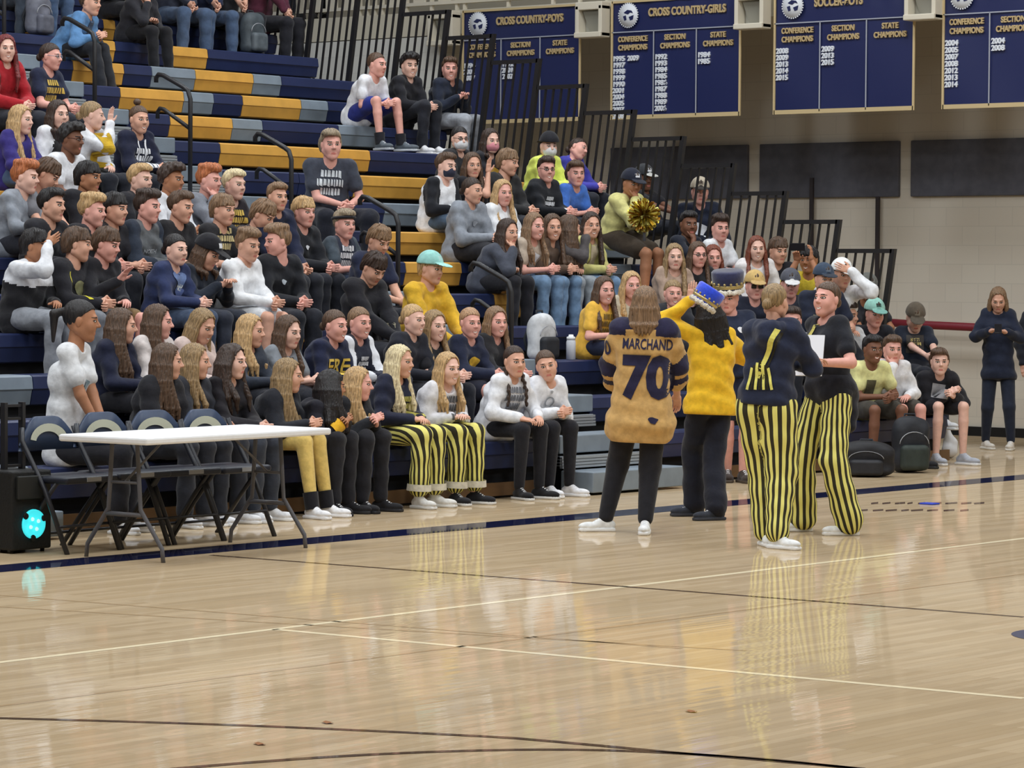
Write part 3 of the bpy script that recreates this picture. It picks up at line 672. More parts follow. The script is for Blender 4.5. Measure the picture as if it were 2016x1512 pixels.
# flattened dark lettering painted on the floor at the far end (only its strokes can be made out)
bm = bmesh.new(); rn = random.Random(3)
for r_, (y0, x0, x1) in enumerate(((990, 1715, 1930), (1004, 1690, 1900))):
    x = x0
    while x < x1:
        ww = rn.uniform(10, 26); q = [onZ(x, y0, 0), onZ(x+ww, y0-1.5, 0), onZ(x+ww, y0+1.5, 0), onZ(x, y0+3, 0)]
        bm.faces.new([bm.verts.new((p[0], p[1], .0014)) for p in q]); x += ww+rn.uniform(4, 12)
me = bpy.data.meshes.new('e'); bm.to_mesh(me); bm.free(); struct(link('trim_11', me, None, [painted('brown_letter_paint', (96, 76, 66))]))

# walls
WALL = mat('painted_block', (176, 166, 150), .8, .05, (1.2, 1.2, 1.2), .12); CREAM = mat('cream_paint', (222, 214, 196), .6)
def block_mat(name, c, c2):
    m = bpy.data.materials.new(name); m.use_nodes = True; nt = m.node_tree; b = nt.nodes['Principled BSDF']; b.inputs['Roughness'].default_value = .75; L = nt.links.new
    tc = nt.nodes.new('ShaderNodeTexCoord'); sp = nt.nodes.new('ShaderNodeSeparateXYZ'); cb = nt.nodes.new('ShaderNodeCombineXYZ'); L(tc.outputs['Object'], sp.inputs[0]); L(sp.outputs[1], cb.inputs[0]); L(sp.outputs[2], cb.inputs[1])
    br = nt.nodes.new('ShaderNodeTexBrick'); br.inputs['Scale'].default_value = 1; br.inputs['Brick Width'].default_value = .41; br.inputs['Row Height'].default_value = .205; br.inputs['Mortar Size'].default_value = .004
    br.inputs['Color1'].default_value = (*lin(c), 1); br.inputs['Color2'].default_value = (*lin(c2), 1); br.inputs['Mortar'].default_value = (*lin(tuple(v*.94 for v in c)), 1); L(cb.outputs[0], br.inputs['Vector']); L(br.outputs[0], b.inputs['Base Color'])
    return m
struct(MB().box((XW, -6, 0), (XW+.2, 24.75, 4.75)).done('wall_right', block_mat('tan_block', (206, 198, 184), (203, 194, 180))))
struct(MB().box((XW-1.27, 24.2, 0), (XW, 34, 4.49)).done('wall_right_end', block_mat('pale_block', (226, 224, 216), (220, 218, 210))))
struct(MB().box((-4, 25.7, 0), (XE+.1, 25.9, 9)).done('wall_back', WALL))
struct(MB().box((XE+.1, 34, 0), (XW+4, 34.2, 9)).done('wall_back_corner', WALL))
struct(MB().box((XW+3.6, -6, 4.6), (XW+3.8, 34, 9)).done('wall_balcony', CREAM))
struct(MB().box((-4.2, -6, 0), (-4, 26, 9)).done('wall_left', WALL)); struct(MB().box((-4, -6.2, 0), (XW+4, -6, 9)).done('wall_front', WALL))
struct(MB().box((XW-.03, -6, .0), (XW, 24.7, .10)).done('baseboard_right', mat('black_rubber', (22, 22, 24), .5)))
struct(MB().box((-4, -6, 9.2), (XW+4, 34, 9.3)).done('ceiling', mat('ceiling_white', (226, 226, 224), .8)))
XB = XW-1.3      # balcony front
slab = struct(MB().box((XB+.02, -6, 4.50), (XW+3.6, 34, 4.78)).done('floor_balcony', mat('cream_slab', (214, 206, 186), .6)))
# balcony railing: cream posts, pickets and chair-back panels
rl = empty('balcony_railing', (XB+.1, 20, 4.78)); tag(rl, 'cream balcony railing of pickets and solid panels above the banners', 'railing')
m = MB(); m.box((XB+.06, 14, 5.75), (XB+.14, 34, 5.83)); m.box((XB+.06, 14, 4.86), (XB+.14, 34, 4.90)); m.done('rail', CREAM, rl).location = (-XB-.1, -20, -4.78)
rn = random.Random(5); yy = 18.
while yy < 30:
    if rn.random() < .55: o_ = MB().box((XB+.09, yy, 4.88), (XB+.12, yy+.19, 5.72), .008).done('panel', CREAM, rl); yy += .27
    else: o_ = MB().box((XB+.08, yy, 4.78), (XB+.12, yy+.035, 5.8)).done('picket', CREAM, rl); yy += .12
    o_.location = (-XB-.1, -20, -4.78)

# bleachers
bl = empty('bleachers', (XE-5, 15.3, 0)); tag(bl, 'navy gold and grey plastic pull-out bleachers rising in rows', 'bleachers')
def B_(o): o.parent = bl; o.location = (-(XE-5), -15.3, 0); return o
rows = {16: [(-200, 'n'), (700, 'n')], 15: [(-200, 'n'), (50, 'g'), (96, 'n'), (205, 'g'), (228, 'n')], 14: [(-200, 'n'), (150, 'n'), (205, 'g'), (228, 'n'), (339, 'g'), (410, 'n')],
        13: [(-200, 'n'), (145, 'g'), (245, 'n'), (300, 'y'), (386, 'g'), (500, 'y'), (555, 'n')], 12: [(-200, 'g'), (60, 'n'), (150, 'n'), (238, 'g'), (363, 'y'), (422, 'n'), (479, 'g'), (594, 'y'), (647, 'n')],
        11: [(-200, 'n'), (240, 'n'), (336, 'g'), (459, 'y'), (518, 'n'), (668, 'y'), (745, 'n')], 10: [(-200, 'n'), (435, 'g'), (730, 'n')], 9: [(-200, 'g'), (30, 'n'), (100, 'y'), (200, 'n'), (590, 'n'), (700, 'g')],
        8: [(-200, 'y'), (0, 'g'), (60, 'n'), (640, 'n'), (758, 'y'), (850, 'n')], 7: [(-200, 'g'), (100, 'n'), (500, 'y'), (560, 'n'), (758, 'g'), (900, 'n'), (1100, 'y'), (1250, 'n')], 6: [(-200, 'n'), (800, 'g'), (910, 'n'), (1190, 'y'), (1245, 'n')],
        5: [(-200, 'n'), (620, 'y'), (800, 'n'), (975, 'g'), (1040, 'n'), (1300, 'g'), (1400, 'n')], 4: [(-200, 'n'), (400, 'g'), (600, 'n'), (1240, 'n')], 3: [(-200, 'y'), (66, 'n'), (1100, 'n')], 2: [(-200, 'n'), (900, 'n')], 1: [(-200, 'n'), (500, 'n')]}
AX0, AX1 = 19.2, 20.4; AISLES = [(AX0, AX1), (12.6, 13.7)]
X0 = 9.
for k in range(1, 17):
    Y, Z = rowYZ(k); segs = [(max(X0, xat(k, p)) if p > -200 else X0, c) for p, c in rows[k]]; segs = [s_ for s_ in segs if s_[0] < XE-.02]; segs.append((XE+(.6 if k == 2 else 0), None))
    prof = [(Y+.035, Z), (Y+.012, Z-.012), (Y, Z-.095), (Y+.012, Z-.105), (Y+.035, Z-.205), (Y+.07, Z-.215), (Y+.07, Z-.03), (Y+.26, Z-.03), (Y+.265, Z)]
    for (xa, c), (xb, _) in zip(segs[:-1], segs[1:]):
        if xb-xa < .02: continue
        cuts = [(xa, xb)]
        for a0, a1 in AISLES:
            nc = []
            for p, q in cuts:
                if q <= a0 or p >= a1: nc.append((p, q))
                else: nc += [r for r in ((p, min(q, a0)), (max(p, a1), q)) if r[1]-r[0] > .03]
            cuts = nc
        for p, q in cuts: B_(MB().extr(prof, p+.004, q-.004).done('seat_module', {'n': NAVY, 'g': GOLD, 'y': GRAY}[c]))
    # deck and dark understructure
    m = MB(); 
    if k > 1: m.box((X0, Y-RUN+.27, Z-.445), (XE, Y+.10, Z-.43))
    B_(m.done('deck', mat('deck_wood', (120, 112, 100), .6))) if k > 1 else m.bm.free()
    B_(MB().box((X0, Y+.10, 0 if k == 1 else Z-.43), (XE+(.58 if k == 2 else -.02), Y+.14, Z-.03)).done('understructure', DARK))
    for a0, a1 in AISLES:
        B_(MB().box((a0, Y-.02, Z-.12), (a1, Y+.30, Z+.02), .01).done('aisle_step', GRAY))
        m = MB(); 
        for j in range(4): m.box((a0, Y-.05+.002*j, Z-.235+.024*j), (a1, Y+.2, Z-.217+.024*j))
        m.box((a0, Y-.02, Z-.235), (a1, Y+.2, Z-.14)); B_(m.done('tread_nosing', ALU))
for a0, a1 in AISLES:
    B_(MB().box((a0, 14.95, .02), (a1, 15.27, .18), .008).done('aisle_step', GRAY))
m = MB(); m.box((X0, 15.28, .02), (AX0-.1, 15.32, .12)); m.box((AX1+.05, 15.28, .02), (XE, 15.32, .12)); B_(m.done('wooden_skirt', mat('plywood', (112, 84, 56), .4, .2, (1, 6, 6), 0)))
# end rails
for k in range(2, 18):
    Y, Z = rowYZ(k); zt = Z+1.262; zb = Z-.02; er = empty('end_railing', (XE+.03, Y, Z))
    pl = {2: 'lowest', 3: 'second lowest', 4: 'third lowest', 5: 'fourth lowest'}.get(k)
    L_ = ['black barred end railing panel, lowest of the stair by the tan wall', 'black barred end railing panel second from the bottom of the bleacher end', 'black barred end railing panel third from the bottom, before the grey wall pad', 'black barred end railing panel fourth from the bottom, behind the floral hat person',
          'black barred end railing panel fifth from the bottom, behind the gold pompom', 'black barred end railing panel sixth from the bottom, right of the first banner', 'black barred end railing panel seventh from the bottom, over the right part of it', 'black barred end railing panel over the middle of the first banner',
          'black barred end railing panel over the left edge of the first banner', 'black barred end railing panel behind the boy in grey sweatpants', 'black barred end railing panel behind the dark-haired smiling boy', 'black barred end railing panel behind the man in white t-shirt',
          'black barred end railing panel left of the white t-shirt man', 'black barred end railing panel above the end of the second highest seen row', 'black barred end railing panel beside the standing legs on the balcony', 'black barred end railing panel, highest and furthest left at the picture top'][k-2]
    tag(er, L_, 'railing', 'end railings of the bleachers')
    def R_(o): o.data.transform(Matrix(((1, 0, 0, 0), (0, 1, -.15, .15*zt), (0, 0, 1, 0), (0, 0, 0, 1)))); o.parent = er; o.location = (-(XE+.03), -Y, -Z); return o
    y0, y1 = Y+.03, Y+RUN+.03
    m = MB(); m.box((XE+.01, y0-.03, Z-.45), (XE+.055, y0+.02, zt)); m.box((XE+.01, y0, zt-.04), (XE+.055, y1, zt)); m.box((XE+.01, y0, zb-.25), (XE+.05, y1, zb-.21)); R_(m.done('frame', BLK))
    m = MB()
    for j in range(1, 6): yb = y0+(y1-y0)*j/6; R_(MB().box((XE+.022, yb-.009, zb-.23), (XE+.042, yb+.009, zt-.02)).done('bar', BLK))
    m.bm.free()
# aisle handrails
for k, lab in ((2, 'behind the white-sleeved girls at the foot of the aisle'), (4, 'beside the gold seat above the mint cap'), (6, 'left of the man in charcoal t-shirt'), (8, 'right of the smiling girl with a bun'), (10, 'in front of the boy in light blue jacket'), (12, 'near the picture top left'),):
    Y, Z = rowYZ(k); X = 19.6; hr = empty('aisle_handrail', (X, Y+.2, Z)); tag(hr, 'black looped aisle handrail '+lab, 'handrail', 'aisle handrails')
    yl = Y+.33
    m = MB(); m.tube([(0, 0, -.22), (0, 0, .86), (0, .03, .935), (0, .08, .965), (0, .34, 1.08), (0, .40, 1.09), (0, .43, 1.06), (0, .43, 1.02)], .021, 10); m.done('rail', BLK, hr)
    m = MB(); m.tube([(0, 0, .60), (0, .33, .78), (0, .38, .79), (0, .41, .76), (0, .41, .70)], .019, 8); m.done('lower_rail', BLK, hr)
# grey acoustic pads
for i, (a, b_, l) in enumerate((((1330, 289), (1470, 388), 'dark grey wall pad nearest the bleachers, behind the railing'), ((1495, 284), (1768, 387), 'dark grey wall pad in the middle under the soccer boys banner'), ((1793, 276), (2090, 386), 'dark grey wall pad at the right edge of the picture'))):
    p, q = onX(*a, XW-.05), onX(*b_, XW-.05); ya = p[1]; 
    if i == 0: ya = 22.6
    o = MB().box((XW-.05, ya, 3.19), (XW-.001, q[1], 2.58), .01).done('wall_pad', mat('charcoal_felt', (84, 84, 92), .9, .1, (9, 9, 9), .3)); tag(o, l, 'wall panel', 'wall pads')
for a, b_, l in (((1597, 350), (1601, 505), 'thin dark wall conduit on the left half of the middle pad'), ((1727, 388), (1721, 490), 'thin dark wall conduit right of the middle pad'), ):
    p, q = onX(*a, XW-.08), onX(*b_, XW-.08); tag(MB().box((XW-.08, p[1]-.022, q[2]-.6), (XW-.051, p[1]+.022, p[2])).done('wall_conduit', mat('conduit', (52, 46, 48), .6)), l, 'conduit', 'wall conduits')

# banners
XN = XB-.02
BN = mat('banner_vinyl', (34, 42, 88), .38, spec=.5); TAN = mat('tan_lettering', (196, 172, 128), .6); WHT = mat('white_lettering', (232, 236, 244), .6)
def text(body, y, z, h, m, parent, base, wmax=None, name='lettering', align='CENTER'):
    cu = bpy.data.curves.new('t', 'FONT'); cu.body = body; cu.align_x = align; cu.align_y = 'CENTER'; cu.size = 1; cu.offset = .035; cu.extrude = .01
    to = bpy.data.objects.new('t', cu); COL.objects.link(to); bpy.context.view_layer.update()
    me = bpy.data.meshes.new_from_object(to.evaluated_get(bpy.context.evaluated_depsgraph_get())); bpy.data.objects.remove(to); bpy.data.curves.remove(cu)
    c = np.array([v.co[:] for v in me.vertices]); h0 = .70; w0 = c[:, 0].max()-c[:, 0].min(); sy = h/h0; sx = sy if not wmax else wmax/w0
    o = link(name, me, parent, [m]); R = Matrix(((0, 0, -1, XN-.012-base[0]), (-sx, 0, 0, y-base[1]), (0, sy, 0, z-base[2]), (0, 0, 0, 1))); o.matrix_local = R; return o
def banner(yl, yr, title, cols, lab):
    yc = (yl+yr)/2; base = (XN, yc, 3.46); zt, zb = 4.76, 3.46
    b = empty('banner', base); tag(b, lab, 'banner', 'championship banners on the balcony front'); W_ = yl-yr
    n = 30; V, Q = [], []
    for i in range(n+1):
        for j in range(n+1):
            u, v = i/n, j/n; V.append((-.004*math.sin(9*u+3*v+yl*3)*math.sin(math.pi*v)-.006*math.sin(4*v+7*u)-.004*(v > .85)*math.sin(40*u), W_/2-u*W_, v*(zt-zb)))
    Q = [[i*(n+1)+j, (i+1)*(n+1)+j, (i+1)*(n+1)+j+1, i*(n+1)+j+1] for i in range(n) for j in range(n)]
    link('cloth', mk('banner', V, Q, None, True), b, [BN])
    m = MB(); y0, y1 = -W_/2, W_/2
    for lo, hi in (((y0, -.02), (y1, .025)), ((y0, 1.275), (y1, 1.30)), ((y0-.012, -.02), (y0+.012, 1.3)), ((y1-.012, -.02), (y1+.012, 1.3)), ): m.box((-.020, lo[0], lo[1]), (-.006, hi[0], hi[1]))
    m.done('gold_border', mat('gold_piping', (206, 184, 140), .6), b)
    m = MB(); m.box((-.020, y0, .945), (-.012, y1, .957))
    for q in (1/3, 2/3): m.box((-.020, y0+W_*q-.006, 0), (-.012, y0+W_*q+.006, .95))
    m.done('divider_lines', mat('silver_line', (170, 174, 186), .6), b)
    # round emblem
    ey, ez = yl-W_*.135, zb+1.135; m = MB(); RM = Matrix.Rotation(-math.pi/2, 4, 'Y')
    m.lathe([(.01, 0), (.128, 0), (.128, .006), (.01, .006)], n=36, M=Matrix.Translation((-.024, ey-yc, ez-zb)) @ RM)
    for j in range(30): a = j*2*math.pi/30; m.box((-.030, ey-yc+.134*math.cos(a)-.007, ez-zb+.134*math.sin(a)-.007), (-.024, ey-yc+.134*math.cos(a)+.007, ez-zb+.134*math.sin(a)+.007))
    em = m.done('round_emblem', WHT, b)
    m = MB()
    for q in (((-.06, .03), (-.01, .06), (.05, .05), (.07, .02), (.03, .03), (0, .01), (-.04, .02)), ((-.07, -.01), (-.03, 0), (-.02, -.05), (-.05, -.06)), ((.01, -.02), (.08, 0), (.07, -.05), (.03, -.06), (.02, -.04))):
        m.bm.faces.new([m.bm.verts.new((-.034, -(p[0])+ey-yc, p[1]+ez-zb)) for p in q])
    m.done('emblem_figure', BN, em)
    text(title, yl-W_*(.29+.30*len(title)/19), zb+1.15, .085, TAN, b, base, W_*.60*len(title)/19)
    for i, (head, yrs) in enumerate(zip(('CONFERENCE', 'SECTION', 'STATE'), cols)):
        yy = yl-W_*(1/6+i/3); text(head, yy, zb+.868, .058, TAN, b, base, .030*len(head)*1.35); text('CHAMPIONS', yy, zb+.775, .058, TAN, b, base, .40)
        for j, yv in enumerate(yrs):
            c_, r_ = divmod(j, 10); text(yv, yl-W_*i/3-.10-.20*c_, zb+.655-.071*r_, .055, WHT, b, base, .155)
wB = onX(1205, 240, XN)[1]-onX(1455, 237, XN)[1]
by = [(onX(912, 240, XN)[1], onX(1142, 240, XN)[1]), (onX(1205, 240, XN)[1], onX(1457, 237, XN)[1]), (onX(1525, 235, XN)[1], onX(1799, 225, XN)[1]), (onX(1857, 225, XN)[1], onX(2136, 215, XN)[1])]
banner(*by[0], 'CROSS COUNTRY-BOYS', (['1994', '2001', '2007'], ['1992', '2001', '2002'], []), 'navy CROSS COUNTRY-BOYS banner, partly behind the railing')
banner(*by[1], 'CROSS COUNTRY-GIRLS', (['1995', '1997', '1998', '1999', '1990', '2001', '2004', '2005', '2007', '2008', '2009'], ['1992', '1993', '1984', '1985', '1986', '1987', '1988', '1989', '2006'], ['1984', '1985']), 'navy CROSS COUNTRY-GIRLS banner with the longest year lists')
banner(*by[2], 'SOCCER-BOYS', (['2008', '2009', '2013', '2014', '2015'], ['2009', '2013', '2015'], []), 'navy SOCCER-BOYS banner with five years in the first column')
banner(*by[3], 'SOCCER-GIRLS', (['2004', '2005', '2007', '2008', '2012', '2013', '2014'], ['2004', '2008'], []), 'navy SOCCER-GIRLS banner cut by the right edge')
# light fixtures between the banners
for px, l in ((885, 'cream flared light fixture left of the first banner'), (1177, 'cream flared light fixture between the two cross country banners'), (1492, 'cream flared light fixture between cross country girls and soccer boys banners'), (1828, 'cream flared light fixture between the two soccer banners')):
    y = onX(px, 60, XB)[1]; o = empty('balcony_light_fixture', (XB-.02, y, 4.42)); tag(o, l, 'light fixture', 'light fixtures on the balcony front')
    m = MB(); q = .19
    for (ya, yb) in ((-q, -q+.05), (q-.05, q)): m.box((-.16, ya, -.05), (0, yb, .30), .008)
    m.box((-.16, -q, .25), (0, q, .34), .01); m.box((-.18, -q, -.06), (0, q, .0), .01); m.done('housing', CREAM, o)
    m = MB(); vs = [m.bm.verts.new(p) for p in ((-.10, -.12, .24), (-.10, .12, .24), (-.03, .08, .02), (-.03, -.08, .02))]; m.bm.faces.new(vs); m.box((-.03, -.13, .0), (-.01, .13, .26)); m.done('reflector', mat('grey_reflector', (150, 148, 138), .4), o)
# padded red pipe on the wall
p = onX(1820, 636, XW-.25); q = onX(1960, 646, XW-.25)
m = MB(); m.tube([(XW-.25, p[1]+.5, p[2]+.0), (XW-.25, p[1], p[2]-.02), (XW-.25, q[1]-1.2, q[2]-.03)], .045, 12); tag(m.done('padded_rail', mat('maroon_vinyl', (120, 34, 46), .5)), 'maroon padded rail along the tan wall at right', 'padded rail')
#@@CROWD
K, NV, GY, WH, CH, YL, BL = (36, 36, 42), (36, 42, 66), (142, 148, 158), (228, 230, 236), (66, 70, 82), (232, 188, 60), (60, 100, 170)
JN, LJ = ('jeans', (74, 92, 120)), ('jeans', (112, 140, 172))
BK = ('pants', K); SW = ('joggers', (140, 144, 152)); SHK = ('shorts', (40, 42, 52)); LG = ('leggings', (34, 34, 40))
GP = (214, 182, 92)
def hood(c, **k): return ('hoodie', c, k)
def longs(c, **k): return ('long', c, k)
def tee(c, **k): return ('tee', c, k)
def bars(c, w=.2, h=.62): return ('bars', '', c, w, h)
def blob(c, w=.14, h=.62, hh=None): return ('blob', '', c, w, h, 'f', 0, hh)
def txt(t, c, w=.2, h=.62): return ('text', t, c, w, h)
G0 = dict(group='students on the bleachers')
def S_(label, x, y, *a, **k): k.setdefault('group', 'students on the bleachers'); return sit(label, x, y, *a, **k)
R = {}
# --- upper left
S_('person in red hooded sweatshirt with white sunglasses on dark red hair', 12, 96, 'f', 'red', 'long', 'fair', hood((168, 34, 44)), h=15, a=35, smile=True)
S_('person with short dark hair and round glasses in navy t-shirt with gold print', 100, 112, 'f', 'dbrown', 'tied', 'pink', tee(NV, prints=[bars(GP, .22)]), h=62, glasses=(180, 180, 190))
S_('person with very long blond hair in purple-blue shirt at the left edge', 42, 236, 'f', 'blond', 'longer', 'fair', longs((56, 48, 120)), JN, h=58)
S_('laughing dark-haired person in black and white shirt behind curly-haired boy', 115, 226, 'f', 'dbrown', 'bob', 'fair', longs((40, 40, 44), sl=WH), h=35, smile=True, arms='lap')
S_('person with pinned-back blond hair in white jacket over yellow shirt', 182, 228, 'f', 'dblond', 'tied', 'fair', hood(WH, nohood=1, open=(196, 160, 44)), h=88, smile=True, arms='wave')
S_('smiling person with hair in a bun, navy hooded sweatshirt with white laces', 274, 236, 'f', 'brown', 'bun', 'light', hood((32, 36, 58), prints=[bars(WH, .20, .50), ('rect', '', WH, .016, .74, 'f', .035, .14), ('rect', '', WH, .016, .74, 'f', -.035, .14)]), h=32, a=38, smile=True, arms='clasp')
S_('person with black curly hair and glasses in white t-shirt', 140, 275, 'm', 'black', 'curly', 'brown', tee(WH), h=62, glasses=(60, 20, 24), row=7)
S_('red-haired boy in light grey hooded sweatshirt at the left edge', 50, 350, 'm', 'ginger', 'quiff', 'fair', hood(GY), SHK, h=68)
S_('brown-haired boy with lowered head right behind the red-haired boy', 92, 344, 'm', 'brown', 'mop', 'light', tee((120, 120, 126)), h=75, nod=30)
S_('boy with dark swept hair in black jacket below the white t-shirt person', 174, 350, 'm', 'black', 'mop', 'tan', hood(K, nohood=1), h=62)
S_('short-haired blond boy in black jacket beside dark curly-topped boy in white hood', 276, 354, 'm', 'blond', 'short', 'fair', hood(K, nohood=1), h=55)
S_('dark curly-topped boy in white hooded sweatshirt', 338, 354, 'm', 'dbrown', 'curly', 'tan', hood(WH), h=60)
S_('ginger-blond boy in grey hooded sweatshirt with hand at his face', 412, 356, 'm', 'ginger', 'quiff', 'pink', hood((128, 132, 142)), h=60, arms='chin')
S_('platinum-blond boy in dark shirt with gold print', 461, 364, 'm', 'plat', 'short', 'fair', tee((42, 38, 44), prints=[bars(GP, .2, .58)]), h=48)
S_('black-haired boy in dark quarter-zip shirt, left of the smiling blond boy', 102, 404, 'm', 'black', 'short', 'light', longs(K), h=62)
S_('smiling side-parted blond boy between two dark-haired boys', 182, 416, 'm', 'blond', 'quiff', 'pink', hood(K, nohood=1, prints=[('bars', '', WH, .05, .7)]), h=65, smile=True)
S_('dark-haired boy with fringe directly right of the smiling blond boy', 226, 412, 'm', 'black', 'mop', 'light', tee(K), h=60)
S_('dark quiffed boy in grey and dark hooded sweatshirt with small lettering', 291, 408, 'm', 'dbrown', 'quiff', 'pink', hood((96, 100, 104), sl=(46, 54, 68), prints=[txt('NORTH', (180, 184, 190), .15, .52)]), h=62)
S_('brown-haired boy in black crew shirt right of the quiffed boy', 356, 408, 'm', 'brown', 'short', 'light', tee((32, 32, 36)), h=60, nod=8)
S_('light brown-haired boy in dark shirt with gold collar print', 439, 414, 'm', 'lbrown', 'mop', 'light', tee((40, 40, 44), prints=[bars((196, 180, 130), .2, .78)]), h=52)
S_('small brown-haired boy with something in his mouth, highest boy before the navy seats', 546, 388, 'm', 'lbrown', 'short', 'light', longs(NV), h=35, row=5, hs=.92)
S_('brown-haired boy looking down behind the boy turning left', 518, 424, 'm', 'lbrown', 'mop', 'light', tee((50, 42, 44)), h=60, nod=28)
S_('fluffy-haired blond boy in black sweatshirt with small chest logo', 598, 418, 'm', 'blond', 'mop', 'pink', longs((32, 34, 40), prints=[blob(WH, .045, .64)]), h=42)
R['charcoal'] = sit('large man with wavy grey-blond hair in charcoal t-shirt, hands clasped, sitting alone', 652, 285, 'm', 'gray', 'flow', 'pink', tee(CH, prints=[bars((210, 216, 222), .24, .62)]), ('pants', (32, 34, 44)), a=8, h=14, lean=.16, fat=1.35, wide=1.15, S=1.05, spread=.19, hs=1.08, group='people in the gym', row=7)
S_('boy with spiky light hair and black headband in navy t-shirt', 678, 442, 'm', 'gray', 'short', 'pink', tee((48, 54, 70), sl=(72, 82, 92), prints=[bars(WH, .2, .62)]), ('jeans', (60, 70, 92)), h=38, band=K)
S_('light brown-haired boy looking down in front of the gold seat', 746, 474, 'm', 'lbrown', 'mop', 'light', tee(NV), h=40, nod=25)
S_('dark-haired boy in white and black hooded sweatshirt shading his eyes', 70, 486, 'm', 'black', 'mop', 'tan', hood((38, 38, 42), paint=lambda C, d: ((((C-d['Sh'])@d['up']) > -.10).astype(int), [cloth(WH)])), SW, h=68, arms='brow', row=4)
S_('brown-haired boy in black sweatshirt with yellow and camouflage sleeve', 152, 482, 'm', 'brown', 'mop', 'light', longs(K, prints=[blob((150, 150, 110), .13, .55), ('rect', '', (214, 204, 60), .022, .6, 'f', .11, .2)]), ('joggers', (120, 124, 132)), h=85)
S_('brown-haired boy in black shirt with open hand raised before his chest', 210, 482, 'm', 'brown', 'mop', 'pink', longs((32, 32, 38)), ('shorts', (128, 104, 72)), h=62, nod=12, arms='palm')
S_('person with short black hair and pale face in blue tie-dye shirt', 346, 492, 'f', 'black', 'tied', 'fair', longs((46, 56, 92), prints=[blob((104, 124, 168), .15, .78), blob((196, 202, 204), .07, .6), blob((84, 100, 150), .1, .5)]), ('jeans', (66, 80, 104)), h=48, arms='clasp', fat=1.1)
S_('long-haired person in black baseball cap, head lowered', 408, 498, 'm', 'brown', 'bob', 'light', hood((38, 44, 56), nohood=1), ('pants', (50, 54, 66)), h=62, nod=22, hat=('cap', (28, 28, 34), (24, 24, 30), WH), arms='phone')
R['white'] = S_('brown-haired boy in bright white hooded sweatshirt and white shorts', 488, 484, 'm', 'lbrown', 'quiff', 'light', hood((236, 238, 242)), ('shorts', (220, 222, 226)), h=48, nod=8, arms='clasp')
S_('boy in black sweatshirt turning his head left to the white-clad boy', 546, 476, 'm', 'lbrown', 'quiff', 'pink', longs((32, 34, 40), prints=[blob((190, 200, 210), .05, .60)]), h=-62, a=40, arms='clasp')
S_('dark brown-haired boy bending his head down, black shirt', 736, 528, 'm', 'dbrown', 'mop', 'light', longs((34, 34, 40), prints=[blob((150, 144, 122), .07, .4)]), ('shorts', (38, 40, 48)), h=42, nod=34, row=3)
S_('person in mint green cap and yellow hooded sweatshirt', 848, 530, 'm', 'blond', 'mop', 'light', hood((222, 176, 52)), h=55, a=45, hat=('cap', (150, 206, 200), (160, 214, 208), (170, 210, 205)), row=3, arms='knees')
# --- left lower block
S_('person with tied-back black hair in large white t-shirt beside the folding chairs', 160, 632, 'f', 'black', 'pony', 'tan', tee((226, 228, 232), prints=[blob((180, 176, 160), .10, .5), blob((130, 150, 160), .08, .62)]), BK, h=86, a=70, row=1, fat=1.1, S=1.04, hs=1.12, arms='lap', lean=.10)
S_('girl with long brown hair in navy sweatshirt with sleeve number', 240, 642, 'f', 'brown', 'longer', 'light', longs((30, 34, 56), prints=[blob((80, 110, 140), .12, .55)]), BK, h=84, a=55, row=2)
S_('girl with long dark brown hair behind and right of the navy sweatshirt girl', 312, 634, 'f', 'brown', 'long', 'pink', longs((216, 208, 206)), h=78, smile=True, row=2)
S_('girl with brown centre-parted hair looking down, above the wavy blond girl', 398, 642, 'f', 'dblond', 'long', 'light', longs((210, 190, 184)), h=50, nod=20, smile=True, row=2)
S_('smiling long brown-haired girl behind the second folding chair', 330, 712, 'f', 'brown', 'longer', 'light', longs(K), h=88, smile=True, row=1, lean=.16)
S_('girl with long wavy dark blond hair behind the fourth folding chair', 385, 712, 'f', 'dblond', 'wavy', 'light', longs((50, 52, 60)), h=80, row=1, lean=.10)
S_('pale girl with long dark curly hair in black jacket', 458, 712, 'f', 'dbrown', 'curlylong', 'fair', longs((34, 32, 38)), ('jeans', (52, 56, 66)), h=62, row=1, a=55)
S_('light blond girl behind the dark curly-haired girl', 494, 652, 'f', 'blond', 'long', 'light', longs((54, 60, 72)), h=68, row=2)
S_('girl with long brown hair in grey t-shirt and dark straps', 568, 654, 'f', 'brown', 'long', 'fair', tee((134, 140, 148), prints=[('rect', '', (50, 50, 60), .05, .75, 'f', 0, .2)]), h=52, nod=8, row=2)
S_('smiling girl with gathered hair in navy hooded sweatshirt with gold letters', 660, 642, 'f', 'brown', 'tied', 'pink', hood((34, 40, 66), prints=[txt('ERE', (222, 190, 84), .24, .55)]), h=52, smile=True, row=2, lean=.18)
S_('smiling short-haired girl in white hood, navy vest and white sleeves', 708, 636, 'f', 'lbrown', 'tied', 'pink', hood((38, 42, 58), sl=(226, 230, 238), prints=[bars(WH, .12, .55)]), h=42, smile=True, row=2)
S_('girl with straight two-tone blond hair in black top and gold leggings', 568, 740, 'f', 'dblond', 'longer', 'light', longs((34, 36, 44)), ('leggings', (222, 192, 112)), h=82, row=1, lean=.18, a=58, shoes=('low', (240, 240, 244), (244, 244, 246)), socks=(30, 30, 36), ext=.10)
rc = S_('girl with long black wavy hair and yellow cuff in black clothes', 652, 762, 'f', 'black', 'curlylong', 'tan', longs((34, 34, 44)), BK, h=112, row=1, lean=.26, a=60, arms='clasp', shoes=('low', (34, 34, 38), (40, 40, 44)))
_b = v3(*rc['body'].location); MB().tube([rc['el'][1]+(rc['wr'][1]-rc['el'][1])*q-_b for q in (.62, .97)], [.056, .052], 18, False).done('yellow_cuff', cloth((238, 184, 50)), rc['body'])
